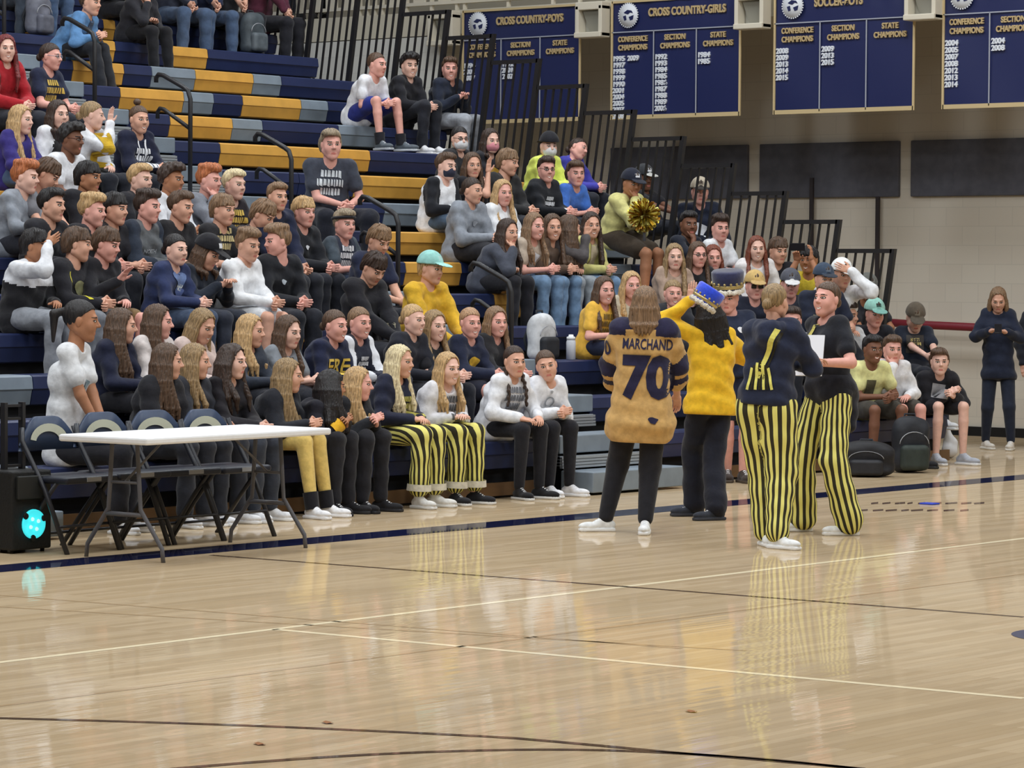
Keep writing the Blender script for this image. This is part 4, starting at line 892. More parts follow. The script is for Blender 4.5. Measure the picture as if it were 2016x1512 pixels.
S_('girl with tight blond hair in profile right of the black-haired girl', 706, 756, 'f', 'blond', 'halfup', 'pink', longs((38, 40, 46), prints=[blob(WH, .10, .6)]), BK, h=78, row=1, lean=.24, shoes=('low', (34, 34, 38), (40, 40, 44)))
S_('platinum-blond girl in navy sweatshirt and striped trousers', 788, 712, 'f', 'plat', 'longer', 'light', hood((34, 38, 58), nohood=1, prints=[bars((206, 200, 110), .16, .5)]), ('roll', 0, 'stripe'), h=62, smile=True, row=1, a=55, cuff=1, shoes=('high', (222, 220, 216), (230, 230, 228)), arms='lap', res=.011)
S_('cheering blond girl in white sweater with striped trousers', 882, 726, 'f', 'blond', 'long', 'fair', longs((226, 226, 232), prints=[bars((90, 92, 96), .2, .52)]), ('roll', 0, 'stripe'), h=42, smile=True, row=1, a=45, lean=.20, cuff=1, shoes=('low', (36, 36, 42), (235, 235, 235)), arms='lap', res=.011)
S_('light blond girl in black jacket above the platinum-blond girl', 814, 630, 'f', 'blond', 'tied', 'fair', hood((34, 36, 46), nohood=1), h=52, smile=True, row=2)
S_('laughing girl with straight brown-blond hair in black shirt', 856, 642, 'f', 'dblond', 'long', 'fair', tee(K), h=38, smile=True, row=2)
S_('laughing strawberry-blond girl in navy sweatshirt with yellow emblem', 926, 636, 'f', 'rose', 'tied', 'pink', longs((34, 40, 62), prints=[blob((224, 184, 60), .12, .52)]), ('shorts', (40, 42, 56)), h=30, smile=True, row=2)
S_('smiling girl with long light brown hair right of the strawberry-blond girl', 977, 634, 'f', 'lbrown', 'longer', 'pink', longs((44, 44, 48)), h=32, smile=True, row=2)
S_('girl with two dark braids in white hooded sweatshirt, hand on her knee', 1013, 712, 'f', 'dbrown', 'braids', 'light', hood((232, 234, 240), prints=[bars((120, 124, 134), .2, .6)]), LG, h=30, a=40, row=1, lean=.22, arms='knees', shoes=('low', (34, 34, 38), (230, 230, 230)))
S_('girl with tied curly hair and tilted head in white long-sleeved shirt', 1076, 720, 'f', 'brown', 'bun' if 0 else 'tied', 'light', longs((232, 234, 240), prints=[('ring', '', (150, 154, 160), .085, .55), blob((170, 174, 180), .03, .78)]), LG, h=4, a=40, row=1, lean=.24, tilt=-12, shoes=('low', (238, 238, 242), (240, 240, 242)))
S_('smiling brown-haired girl in gold t-shirt left of the jersey', 1190, 572, 'f', 'brown', 'long', 'pink', tee((236, 186, 76), prints=[bars((120, 96, 40), .2, .55)]), ('leggings', NV), h=28, a=50, smile=True, row=3, arms='lap')
# --- upper middle
R['tee'] = S_('man with short hair in white t-shirt and blue shorts, forearms on knees', 742, 128, 'm', 'brown', 'buzz', 'pink', tee((232, 234, 240)), ('shorts', (40, 50, 130)), h=55, a=48, row=11, lean=.26, kf=1.0, footz=rowYZ(10)[1]+.02, ext=.08, spread=.15, arms='clasp', shoes=('low', (92, 100, 108), (200, 204, 208)), socks=K)
S_('smiling boy with black fluffy hair in black jacket next to the white t-shirt man', 806, 130, 'm', 'black', 'curly', 'fair', hood((34, 34, 40), nohood=1), h=25, smile=True, row=11, footz=rowYZ(10)[1])
S_('boy in dark blue sweatshirt and light grey sweatpants', 886, 136, 'm', 'brown', 'short', 'pink', hood((36, 42, 58), nohood=1), ('joggers', (160, 164, 172)), h=8, a=48, smile=True, row=11, arms='phone')
S_('dark-haired person with glasses and white face mask', 905, 274, 'f', 'black', 'tied', 'fair', longs((40, 40, 44)), h=25, mask=(232, 232, 236), glasses=(40, 40, 44), row=8)
S_('person with pink face mask and dark teal hair', 966, 278, 'f', 'dbrown', 'bob', 'fair', hood((38, 38, 44), prints=[blob((214, 168, 60), .14, .55)]), h=30, mask=(226, 150, 162), row=8)
S_('boy with dark face mask in white and black raglan shirt', 878, 328, 'm', 'brown', 'short', 'fair', longs((236, 238, 242), sl=(34, 36, 42)), ('jeans', (84, 104, 128)), h=50, mask=(52, 54, 72), row=7, arms='lap')
S_('brown-haired girl raising her hand beside the raglan shirt', 930, 326, 'f', 'brown', 'long', 'light', tee(K), h=20, arms='wave', row=7)
S_('light brown-haired boy looking right in dark jacket', 1000, 320, 'm', 'lbrown', 'mop', 'light', longs((44, 44, 46)), h=65, nod=8, row=7)
S_('person in black and white cap and neon yellow jacket', 1080, 288, 'm', 'black', 'short', 'fair', hood((224, 236, 110)), h=22, row=8, hat=('backcap', K, K, WH), mask=(230, 230, 232))
S_('tilted-head dark-haired person in purple-blue top by the railing', 1138, 294, 'f', 'dbrown', 'tied', 'pink', longs((70, 70, 170)), h=60, tilt=30, row=8)
S_('boy with glasses in black hooded sweatshirt beside the royal blue t-shirt', 1076, 334, 'm', 'dbrown', 'short', 'pink', hood((34, 36, 42), prints=[bars(WH, .15, .5)]), h=20, glasses=(30, 30, 34), smile=True, row=7)
S_('boy with wavy brown hair in royal blue t-shirt', 1134, 342, 'm', 'brown', 'flow', 'pink', tee((72, 118, 206)), h=20, row=7, lean=.22)
S_('tall person with dark short hair in grey hooded sweatshirt', 930, 376, 'f', 'dbrown', 'tied', 'light', hood(GY, prints=[blob((190, 196, 206), .06, .6)]), BK, h=55, a=45, row=6, fat=1.12, S=1.05)
S_('blond girl in white jacket right of the grey hooded sweatshirt', 990, 380, 'f', 'blond', 'long', 'pink', hood((232, 234, 238), nohood=1), JN, h=28, row=6)
S_('girl with long dark hair in charcoal sweatshirt, chin on hand', 1000, 458, 'f', 'dbrown', 'long', 'light', hood((72, 76, 88)), BK, h=45, a=50, row=5, lean=.24, arms='chin')
S_('smiling girl with light brown hair in beige shirt with hands folded', 1052, 446, 'f', 'lbrown', 'long', 'pink', tee((188, 172, 156), prints=[blob(WH, .1, .6)]), LJ, h=42, smile=True, row=5, lean=.2, shoes=('low', (236, 238, 242), (236, 238, 242)))
S_('laughing girl with long brown hair in brown top', 1088, 448, 'f', 'brown', 'longer', 'light', longs((96, 78, 66)), LJ, h=20, smile=True, row=5, lean=.2)
S_('girl hiding her face behind long brown hair and hand', 1122, 450, 'f', 'brown', 'longer', 'light', longs((84, 80, 82)), ('jeans', (150, 158, 166)), h=120, row=5, lean=.22, arms='wave')
S_('smiling girl with long dark brown hair in pale yellow jacket', 1164, 444, 'f', 'dbrown', 'longer', 'light', hood((206, 200, 130), nohood=1, open=(190, 176, 150)), LJ, h=20, smile=True, row=5, lean=.2)
R['pom'] = S_('boy in navy cap and pale yellow jacket above the gold pompom', 1243, 362, 'm', 'dbrown', 'short', 'tan', hood((212, 206, 138), nohood=1, open=(60, 50, 40)), ('shorts', (70, 60, 50)), h=35, nod=10, row=6, rise=.16, lean=.2, hat=('cap', (34, 38, 54), (30, 34, 48), WH), arms='chin')
S_('person in dark cap half hidden behind the navy cap', 1268, 352, 'm', 'dbrown', 'short', 'brown', tee(K), h=35, row=7, hat=('cap', (60, 62, 66), (200, 200, 196), WH), lean=-.10)
S_('person in pale floral hat and navy hooded sweatshirt with white paw print', 1378, 378, 'm', 'dbrown', 'short', 'pink', hood((36, 42, 60), prints=[blob(WH, .17, .5)]), h=5, a=15, row=6, hat=('cap', (196, 184, 164), (60, 54, 50), (120, 110, 100)))
S_('boy with dark curly hair and hand at his mouth below the floral hat', 1356, 442, 'm', 'black', 'short', 'brown', tee((34, 38, 50)), h=22, row=5, arms='chin')
S_('dark-haired boy with serious face in white t-shirt by the railing', 1418, 450, 'm', 'dbrown', 'quiff', 'pink', tee((232, 234, 238)), h=22, row=5)
S_('pale girl with long ash-blond hair, leftmost of the three girls', 1328, 506, 'f', 'dblond', 'longer', 'fair', longs((176, 152, 136)), h=10, row=4, a=20)
S_('girl with glasses in the middle of the three girls', 1374, 502, 'f', 'brown', 'longer', 'pink', longs((38, 38, 42)), h=22, row=4, glasses=(60, 60, 64), a=20)
S_('girl with auburn hair, rightmost of the three girls', 1404, 508, 'f', 'auburn', 'long', 'pink', longs(K), h=12, row=4, a=20)
S_('girl with reddish hair and open mouth in white shirt', 1490, 490, 'f', 'auburn', 'long', 'fair', longs((226, 222, 222)), h=10, smile=True, row=4, a=20)
S_('brown-haired boy leaning beside the red-haired girl', 1532, 494, 'm', 'brown', 'mop', 'light', tee(K), h=30, row=4, a=20, nod=8)
R['cam'] = S_('black-haired boy in yellow t-shirt holding up a phone camera', 1592, 512, 'm', 'black', 'mop', 'tan', tee((230, 206, 70)), h=-20, a=-10, row=3, rise=.22, smile=True, arms='camera')
S_('boy in tan cap with dark sunglasses', 1486, 564, 'm', 'brown', 'short', 'pink', longs((36, 40, 56)), h=15, row=3, a=20, hat=('cap', (206, 174, 112), (190, 158, 104), (206, 174, 112)), shades=1)
S_('person in grey and white trucker cap behind the standing pair', 1556, 560, 'm', 'dbrown', 'short', 'pink', tee((60, 64, 76)), h=8, row=3, a=10, nod=10, hat=('cap', (86, 88, 98), (214, 214, 214), (110, 112, 120)))
S_('person in dark blue cap and navy t-shirt with gold lettering', 1622, 550, 'm', 'dbrown', 'short', 'light', tee((36, 42, 60), prints=[bars((206, 196, 150), .22, .5)]), h=25, row=2, rise=.30, a=20, hat=('cap', (58, 72, 92), (40, 48, 62), (90, 100, 112)))
S_('boy in bright white cap touching his forehead', 1657, 540, 'm', 'dbrown', 'short', 'light', longs((226, 228, 232)), h=30, row=2, rise=.30, a=10, hat=('cap', (240, 242, 242), (236, 238, 238), (70, 90, 84)), arms='brow', left=1, nod=10)
S_('person in grey camouflage cap behind the lowest railing panel', 1708, 568, 'm', 'dbrown', 'short', 'tan', tee((52, 52, 58)), h=25, row=3, a=10, nod=12, hat=('cap', (106, 108, 104), (90, 92, 88), (130, 130, 124)))
S_('man in mint cap and black t-shirt', 1722, 618, 'm', 'dbrown', 'short', 'pink', tee((34, 36, 44)), h=22, row=2, a=15, hat=('cap', (150, 200, 188), (120, 170, 160), (60, 90, 84)), nod=8)
S_('brown-haired boy in profile behind the laughing standing person', 1668, 622, 'm', 'dbrown', 'short', 'light', tee((206, 208, 212)), h=60, row=2, a=20)
S_('boy with short dark hair in light shirt seen between the standing pair', 1560, 632, 'm', 'dbrown', 'short', 'pink', tee((170, 176, 190)), h=5, row=2, a=5)
S_('boy in camouflage cap and black t-shirt with gold figures', 1802, 626, 'm', 'brown', 'short', 'fair', tee((34, 40, 54), prints=[('rect', '', (70, 66, 64), .17, .66), ('bars', '', (222, 204, 130), .12, .66)]), h=10, row=2, a=5, nod=26, hat=('cap', (96, 86, 74), (84, 76, 66), (120, 110, 96)), lean=.0)
S_('boy with dark curly hair in pale yellow t-shirt', 1718, 688, 'm', 'black', 'short', 'brown', tee((232, 230, 164), prints=[('rect', '', (90, 86, 66), .09, .45, 'f', 0, .16)]), ('shorts', (70, 66, 60)), h=30, row=1, a=25, smile=True, lean=.2, spread=.13, shoes=('low', (40, 40, 44), (50, 50, 52)))
S_('boy in white sweater resting his hand on his chin', 1757, 688, 'm', 'brown', 'short', 'pink', longs((232, 232, 236)), ('shorts', (70, 66, 60)), h=20, row=1, a=25, lean=.14, arms='chin', shoes=('low', (40, 40, 44), (50, 50, 52)))
S_('brown-haired boy in black hooded sweatshirt with bare legs at the row end', 1850, 712, 'm', 'brown', 'flow', 'fair', hood((34, 34, 40), prints=[('rect', '', (150, 150, 154), .13, .5)]), ('shorts', (34, 34, 40)), h=8, a=20, row=1, lean=.24, spread=.12, arms='clasp', shoes=('low', (176, 180, 190), (236, 236, 236)), hs=.98)
S_('laughing grey-blond person behind the raised hand', 1325, 578, 'f', 'dblond', 'tied', 'pink', longs((48, 50, 58)), h=15, smile=True, row=3, a=20)
S_('blond person half hidden behind the jersey girl', 1243, 562, 'f', 'blond', 'long', 'pink', longs((200, 190, 170)), h=20, row=3, a=20)
# --- top rows, cut by the frame
S_('boy in light blue jacket bending forward near the top left', 178, 6, 'm', 'brown', 'short', 'light', hood((96, 140, 188), nohood=1, open=(70, 86, 110)), ('pants', (38, 40, 46)), h=60, a=62, row=13, lean=.26, footz=rowYZ(11)[1], ext=.18, arms='clasp', shoes=('low', (112, 124, 130), (150, 158, 160)))
S_('person in black jacket and black trousers with pale blue shoes', 285, -20, 'm', 'brown', 'short', 'light', hood((44, 44, 50), prints=[blob((110, 110, 114), .1, .4)]), ('pants', (30, 30, 34)), h=30, a=40, row=14, lean=.18, footz=rowYZ(12)[1]-.03, arms='chin', ext=.08, shoes=('low', (182, 206, 216), (200, 206, 210)))
for x, y, lab, tp, bt, aa in ((28, -82, 'person in black with torn grey jeans, far top left corner', K, ('jeans', (70, 78, 90)), 40), (78, -100, 'person in blue jeans behind the grey backpack', (60, 60, 66), ('jeans', (72, 92, 122)), 55),
                          (232, -92, 'person in black behind the light blue jacket boy', K, BK, 45), (345, -112, 'person in blue-grey jeans holding a phone on the top row', (56, 60, 74), JN, 30), (400, -118, 'person in navy sweatshirt and blue jeans on the top row', NV, JN, 20),
                          (452, -118, 'person in black t-shirt with white print on the top row', (40, 40, 44), BK, 25), (530, -100, 'person in maroon shirt leaning over on the top row', (86, 40, 56), BK, 60)):
    S_(lab, x, y, 'm', 'brown', 'short', 'light', tee(tp, prints=[bars(WH, .14, .7)]) if 'print' in lab else longs(tp), bt, a=aa, row=15, arms='clasp', spread=.13)
#@@STAND
def stand(label, head, feet, g='f', a=0, h=0, hands=None, hip=None, nod=0, tilt=0, spread=.085, fz=0., dk=None, group='people in the gym', **k):
    an = [onZ(*p, fz) for p in feet]; M_ = (an[0]+an[1])/2; D = float((M_-CAM)@CF); an = [p+Z3*(.085-0) for p in an]
    H = onD(*head, D-k.pop('hd', 0)) if head else M_+Z3*1.52; hh = H[2]-fz
    if hip: P = onD(*hip, D)
    else: P = M_*.75+H*.25; P = v3(P[0], P[1], fz+.60*hh)
    f = fdir(M_, a); s = np.cross(f, Z3); sw = k.pop('swap', 1)
    hips = [P-s*spread-Z3*.04, P+s*spread-Z3*.04]; kn = []
    for i in (0, 1):
        L = np.linalg.norm(hips[i]-an[i])/2*1.005; kq, _ = ik(hips[i], an[i], L*1.02, L*1.02, f); kn.append(kq if dk is None else kq+dk[i])
    hd = []
    for i, q in enumerate((-1, 1)):
        if hands and hands[i]: hd.append(onD(hands[i][0], hands[i][1], D-hands[i][2]))
        else: hd.append(P+s*q*.20-Z3*.06+f*.06)
    d = dict(g=g, P=P, H=H, f=f, base=v3(M_[0], M_[1], fz), HR=headframe(H, h, nod, tilt), hands=hd, hips=hips, knees=kn, ankles=an, S=float(hh/1.53), stand=1, group=group, back=.0, hs=.97 if g == 'f' else 1.0)
    if 'toes' in k: d['feet'] = k.pop('toes')
    d.update(k); r = figure(d, label); r.update(H=H, P=P, f=f, D=D, an=an); return r
SHW = ('low', (238, 240, 242), (242, 242, 242))
# the girl in the gold hockey jersey, seen from behind
JG, JN_ = (204, 164, 104), (40, 38, 66)
def jersey_paint(C, d):
    mi = np.zeros(len(C), int); hgt = ((C-d['P'])@d['up'])/d['tl']; side = abs((C-d['P'])@d['s'])
    mi[(hgt > .84+.10*(side < .10)-.0) & (hgt > .86)] = 1
    for i in (0, 1):
        dd, t = segd(C, d['el'][i], d['wr'][i]); m = (dd < .11) & (side > .15) & (hgt < .80); tt = t
        mi[m & ((abs(tt-.02) < .10) | (abs(tt-.36) < .09))] = 1
    return mi, [cloth(JN_)]
r = stand('girl with ash-brown bob in gold hockey jersey number 70, seen from behind', (1270, 600), [(1192, 1046), (1270, 1050)], a=176, h=172, hands=[(1213, 778, -.30), (1335, 792, -.30)], hint=[v3(-.6, .5, -.3)*0+(-_r0*1.0-Z3*.3), _r0*1.0-Z3*.3],
          hair='lbrown', style='bob', top=('long', JG, dict(hem=.02, drop=.10, cut=.12, slv=.03, sll=.5, paint=jersey_paint, name='hockey_jersey')), bottom=LG, shoes=SHW, fat=1.25, wide=1.12, toes=[-_r0*1-_f0*.2, -_f0*1.-_r0*.1], res=.009, hip=(1262, 800))
fb = -r['f']; cb = r['Sh']; up_ = unit(r['T']); cc = r['P']
pc = lambda px, py: onD(px, py, r['D'])
bs = v3(*r['body'].location)
rr_ = unit(np.cross(up_, fb))
add_print(r['shirt'], bs, pc(1277, 677), fb, .33, 'MARCHAND', JN_, 'text', h=.072, up=up_, name='name_lettering')
add_print(r['shirt'], bs, pc(1277, 742), fb, .34, '70', JN_, 'text', h=.30, up=up_, name='number_lettering')
add_print(r['shirt'], bs, pc(1289, 826), fb, .07, '', JN_, 'blob', h=.045, up=up_, name='small_emblem')
sb = r['s']
add_print(r['shirt'], bs, pc(1190, 684), unit(fb-_r0*1.0), .06, '0', JN_, 'text', h=.10, up=up_, name='sleeve_number')
# yellow shirt with blue crown hat
H5 = onD(1385, 600, 21.9)
r5 = stand('person in yellow long-sleeved shirt and royal blue crown hat with raised arm', (1394, 618), [(1368, 1016), (1410, 1024)], g='f', a=205, h=215, hands=[(1360, 592, .05), (1402, 700, -.30)], hint=[-_r0*.9-Z3*.6, _r0-Z3*.3], hpose=['open', 'relax'], hdir=[Z3+_r0*.1, None], palm=[_f0, None],
           hair='black', style='curlylong', top=('long', (238, 190, 46), dict(hem=.01, drop=.03)), bottom=('flare', (30, 32, 44)), shoes=('low', (52, 56, 66), (60, 62, 70)), toes=[-_r0-_f0*.3, -_r0-_f0*.5], hip=(1398, 790), res=.010,
           hat=('crown', (30, 70, 220), None, headframe(H5, 30, 16, 30), onD(1374, 612, 21.9)), hs=.96, tilt=12)
# man in navy crown hat
r3 = stand('man in navy t-shirt and shorts with navy crown hat, facing the camera', (1434, 586), [(1462, 950), (1432, 948)], g='m', a=12, h=-12, hands=[(1462, 690, .25), (1424, 700, .22)], nod=10, skin='pink', hair='dbrown', style='short',
           top=tee((36, 44, 66), prints=[('blob', '', WH, .06, .72, 'f', -.06)]), bottom=('shorts', (34, 40, 60)), shoes=('low', (60, 50, 46), (80, 70, 60)), hat=('crown', (28, 32, 74)), wide=1.1)
# striped overalls from behind
r6 = stand('person in navy hooded sweatshirt and striped yellow overalls, seen from behind', (1526, 596), [(1506, 1074), (1530, 1080)], g='f', a=165, h=152, hands=[(1592, 712, -.22), (1575, 716, -.28)], hair='dblond', style='tied', top=('hoodie', (38, 44, 66), dict(drop=-.04)),
           bottom=('taper', 0, 'stripe'), shoes=SHW, toes=[-_f0*1+_r0*.2, -_f0*.8+_r0*.8], hip=(1509, 790), res=.010, spread=.08)
bs = v3(*r6['body'].location); fb = -r6['f']; D6 = r6['D']
YEL = (232, 226, 120)
def patch(r, a, b, w, c, nm, f=None):
    A, B2 = onD(*a, r['D']), onD(*b, r['D']); f = -r['f'] if f is None else f
    add_print(r['shirt'], v3(*r['body'].location), (A+B2)/2, f, w, '', c, 'rect', h=float(np.linalg.norm(B2-A)), up=unit(A-B2), name=nm)
patch(r6, (1546, 648), (1500, 742), .030, YEL, 'overall_strap'); patch(r6, (1552, 655), (1512, 745), .012, (46, 42, 24), 'overall_strap')
for q, cc_ in enumerate((YEL, (46, 42, 24), YEL, (46, 42, 24), YEL, (46, 42, 24), YEL)): patch(r6, (1488+q*6.0, 708+abs(q-3)*5), (1478+q*9.0, 766), .018, cc_, 'overall_back_panel')
# laughing girl
r7 = stand('laughing person in black t-shirt and striped yellow trousers holding white papers', (1628, 590), [(1672, 1054), (1580, 1046)], g='f', a=-48, h=-38, nod=-6, smile=True, hands=[(1608, 714, .34), (1606, 706, .10)], hint=[_r0*.9-Z3-_f0*.3, _r0*.8-Z3*1.0], hair='brown', style='tied',
           skin='pink', top=('tee', (32, 34, 42), dict(drop=-.02)), bottom=('wide', 0, 'stripe'), shoes=SHW, toes=[-_r0-_f0*.15, -_r0-_f0*.25], hip=(1632, 770), res=.010, S=1.02)
patch(r7, (1618, 628), (1600, 690), .022, (206, 196, 110), 'gold_lanyard', r7['f']); patch(r7, (1612, 632), (1596, 700), .018, (190, 178, 96), 'gold_lanyard', r7['f'])
# sweatshirt tied round her waist
t = SD((-.35, -.35, .25), (.35, .35, 1.1), .012); b7 = v3(*r7['body'].location); P7 = r7['P']-b7; s7, f7 = r7['s'], r7['f']
t.cone(P7-s7*.05+Z3*.03, P7+s7*.05+Z3*.03, .135, k=0); t.cone(P7+_r0*.10, P7+_r0*.13-Z3*.22, .10, .06, .03); t.cone(P7-_f0*.12+Z3*.02, P7-_f0*.13-Z3*.10+_r0*.07, .05, .03, .02); t.cone(P7+_r0*.02-_f0*.05, P7+_r0*.05-Z3*.20, .10, .07, .03); t.fold(.007, 50)
V, Q = t.mesh(); link('tied_sweatshirt', mk('tied', V, Q, None, True), r7['body'], [cloth((34, 36, 46))])
# woman at the wall, and one cut by the frame
r8 = stand('woman with long light hair in navy sweatshirt standing by the wall with a phone', (1965, 590), [(1990, 886), (1940, 884)], a=0, h=2, nod=24, hair='lbrown', style='longer', skin='light', hands=[(1980, 654, .24), (1950, 652, .24)], top=('long', (34, 40, 58), dict(drop=.04)), bottom=('leggings', (34, 40, 56)), shoes=('low', (214, 206, 196), (226, 222, 214)), toes=[_r0*.3-_f0, -_r0*.3-_f0][::-1], hip=(1966, 728), fat=.9, wide=.92)
stand('person in dark clothes cut by the right edge of the picture', (2052, 592), [(2066, 880), (2040, 880)], g='m', a=0, h=0, hair='dbrown', style='short', top=longs((36, 38, 46)), bottom=BK)
for x, l in ((583, 'person in black trousers standing on the balcony, left one'), (628, 'person in dark trousers standing on the balcony, right one')):
    stand(l, None, [(x+9, 40), (x-9, 38)], g='m', a=0, fz=4.79, top=longs((40, 42, 52)), bottom=('pants', (34, 36, 46)), shoes=('low', (34, 34, 38), (40, 40, 42)), style='short')

# ------------------------------------------------------------------ things held
def box_at(name, c, h, m, label, cat, R=None, bev=.004, group=None):
    mb = MB(); mb.box((-h[0], -h[1], -h[2]), (h[0], h[1], h[2]), bev); o = mb.done(name, m)
    o.matrix_world = M4(R if R is not None else np.eye(3), c); return tag(o, label, cat, group)
PHM = mat('phone_black', (24, 24, 30), .25)
c = (r8['wr'][0]+r8['wr'][1])/2+r8['f']*.13+Z3*.03; box_at('phone', c, (.036, .006, .072), PHM, 'dark phone in the hands of the woman by the wall', 'phone', frame(fdir(c, 0), Z3)@np.array([[1, 0, 0], [0, .6, -.8], [0, .8, .6]]))
c = R['cam']['A'][1]+Z3*.12; box_at('phone', c, (.072, .006, .036), PHM, 'black phone held up by the boy in yellow t-shirt', 'phone', frame(fdir(c, -20)))
m = MB()
for q in range(3): m.box((-.105, -.002+.004*q, -.14), (.105, 0.0005+.004*q, .14))
c = onD(1590, 700, r7['D']-.30); o = m.done('paper_sheets', mat('white_paper', (238, 240, 248), .8)); o.matrix_world = M4(frame(unit(fdir(c, -12)+Z3*.35)), c); tag(o, 'white paper sheets held between the two people in striped trousers', 'paper')
# pompom
c = onY(1268, 424, rowYZ(6)[0]-.50); bm = bmesh.new(); rn = random.Random(2)
for i in range(420):
    d = Vector((rn.gauss(0, 1), rn.gauss(0, 1), rn.gauss(0, 1))).normalized(); L = .12+.05*rn.random(); t_ = d.orthogonal().normalized(); t_.rotate(Matrix.Rotation(rn.random()*6, 3, d)); w_ = t_*.009; b2 = d.cross(t_)*.035*rn.uniform(-1, 1)
    vs = [bm.verts.new(p) for p in (d*.02-w_, d*.02+w_, d*L*.6+w_+b2*.3, d*L*.6-w_+b2*.3)]; bm.faces.new(vs).material_index = i % 3; v2 = [bm.verts.new(p) for p in (d*L+w_+b2, d*L-w_+b2)]; bm.faces.new((vs[3], vs[2], v2[0], v2[1])).material_index = i % 3
me = bpy.data.meshes.new('pompom'); bm.to_mesh(me); bm.free(); pe = empty('pompom', c); tag(pe, 'shiny gold pompom in front of the boy in pale yellow jacket', 'pompom')
link('streamers', me, pe, [mat('gold_foil', (214, 186, 70), .25, metal=.8), mat('bright_foil', (236, 228, 130), .25, metal=.5), mat('bronze_foil', (150, 104, 40), .3, metal=.8)])
MB().tube([(0, 0, -.02), (.01, 0, -.24)], .014, 8).done('handle', mat('grey_handle', (120, 122, 128), .5), pe)

# ------------------------------------------------------------------ bags and bottle
def backpack(label, x, y, Y=None, fz=None, c1=(120, 124, 132), c2=(90, 94, 102), sc=1., a=50, tilt=0, flop=0, name='backpack'):
    p = onY(x, y, Y) if Y else onZ(x, y, 0); z = fz if fz is not None else 0; e = empty(name, (p[0], p[1], z)); f = fdir(p, a); Rm = frame(f); tag(e, label, 'bag', 'bags around the gym')
    s = SD((-.25, -.22, -.02), (.25, .24, .52), .010); s.rbox((0, 0, .19), (.15, .085, .20), .075, 0); s.ell((0, 0, .36), (.13, .08, .07), .03); s.fold(.006, 30, x)
    V, Q = s.mesh(); V = V*sc; V[:, 2] -= V[:, 2].min(); 
    if flop: V[:, 2] *= (1-flop); V[:, 0] *= 1+flop*.6
    bd = link('pack_body', mk('pack', V@Rm.T, Q, None, True), e, [mat('nylon', c1, .6, .15, (14, 14, 14), .4)])
    s = SD((-.2, -.02, -.02), (.2, .2, .3), .010); s.rbox((0, .095, .12), (.115, .045, .10), .04, 0); V, Q = s.mesh(); V = V*sc; V[:, 2] *= (1-flop); link('front_pocket', mk('pocket', V@Rm.T, Q, None, True), e, [mat('nylon', c2, .6, .15, (14, 14, 14), .4)])
    m = MB(); P_ = [Vector(Rm@v3(*q)*sc) for q in ((-.05, -.02, .40), (-.04, -.03, .455), (.04, -.03, .455), (.05, -.02, .40))]; 
    for q in P_: q.z *= (1-flop)
    m.tube(P_, .010, 6); 
    for q in (-1, 1): m.tube([Vector(Rm@v3(q*.07, -.07, .36*(1-flop))*sc), Vector(Rm@v3(q*.10, -.12, .20*(1-flop))*sc), Vector(Rm@v3(q*.09, -.08, .04)*sc)], .014, 6)
    m.done('straps', mat('webbing', (44, 46, 52), .8), e)
    m = MB(); m.tube([Vector(Rm@v3(.12*math.sin(t_), .088+.0*t_, .10+.12+.10*math.cos(t_))*sc*1.0) for t_ in np.linspace(-1.5, 1.5, 12)], .004, 5); z_ = m.done('zip_piping', mat('zip', (170, 172, 178), .5), e)
    if flop: z_.scale = (1, 1, 1-flop)
    return e
backpack('grey backpack lying in the far top left corner', 75, 42, rowYZ(14)[0]+.15, rowYZ(14)[1], (112, 114, 126), (98, 100, 112), .95)
backpack('dark grey backpack with white marks on the top row', 497, 75, rowYZ(14)[0]+.15, rowYZ(14)[1], (74, 82, 88), (92, 100, 106), 1.)
backpack('white and black backpack on the bleachers beside the water bottle', 1066, 665, rowYZ(3)[0]+.14, rowYZ(3)[1], (206, 208, 212), (40, 42, 48), .92)
backpack('black and dark green backpack standing on the floor between the seated boys', 1792, 930, c1=(40, 42, 48), c2=(50, 58, 54), sc=1.12, a=20)
backpack('black bag slumped flat on the floor at the feet of the boy in pale yellow', 1705, 938, c1=(34, 34, 38), c2=(40, 40, 44), sc=1.25, a=0, flop=.45, name='duffel_bag')
Y3, Z3_ = rowYZ(3); p = onY(1124, 690, Y3+.12); bo = empty('water_bottle', (p[0], p[1], Z3_)); tag(bo, 'white water bottle standing right of the white and black backpack', 'bottle')
MB().lathe([(.030, 0), (.040, .004), (.041, .15), (.037, .165), (.036, .17)], n=24).done('bottle_body', mat('white_plastic', (222, 226, 234), .35), bo); MB().lathe([(.038, .17), (.038, .195), (.022, .20), (.020, .215), (.008, .216)], n=24).done('bottle_cap', mat('white_plastic', (236, 238, 240), .4), bo)
Y7, Z7 = rowYZ(7); p = onY(732, 452, Y7+.12); s = SD((-.16, -.12, -.01), (.16, .12, .16), .009); s.ell((0, 0, .035), (.12, .07, .045), 0); s.ell((-.03, 0, .075), (.05, .04, .05), .03); s.cone((-.03, 0, .1), (-.05, .01, .145), .012, .022, .01); s.fold(.008, 60, 2.)
V, Q = s.mesh(); V[:, 2] -= V[:, 2].min(); o = link('plastic_bag', mk('bag', V, Q, None, True), None, [mat('thin_plastic', (232, 234, 240), .35)], (p[0], p[1], Z7)); tag(o, 'white crumpled plastic bag beside the feet of the charcoal t-shirt man', 'bag')

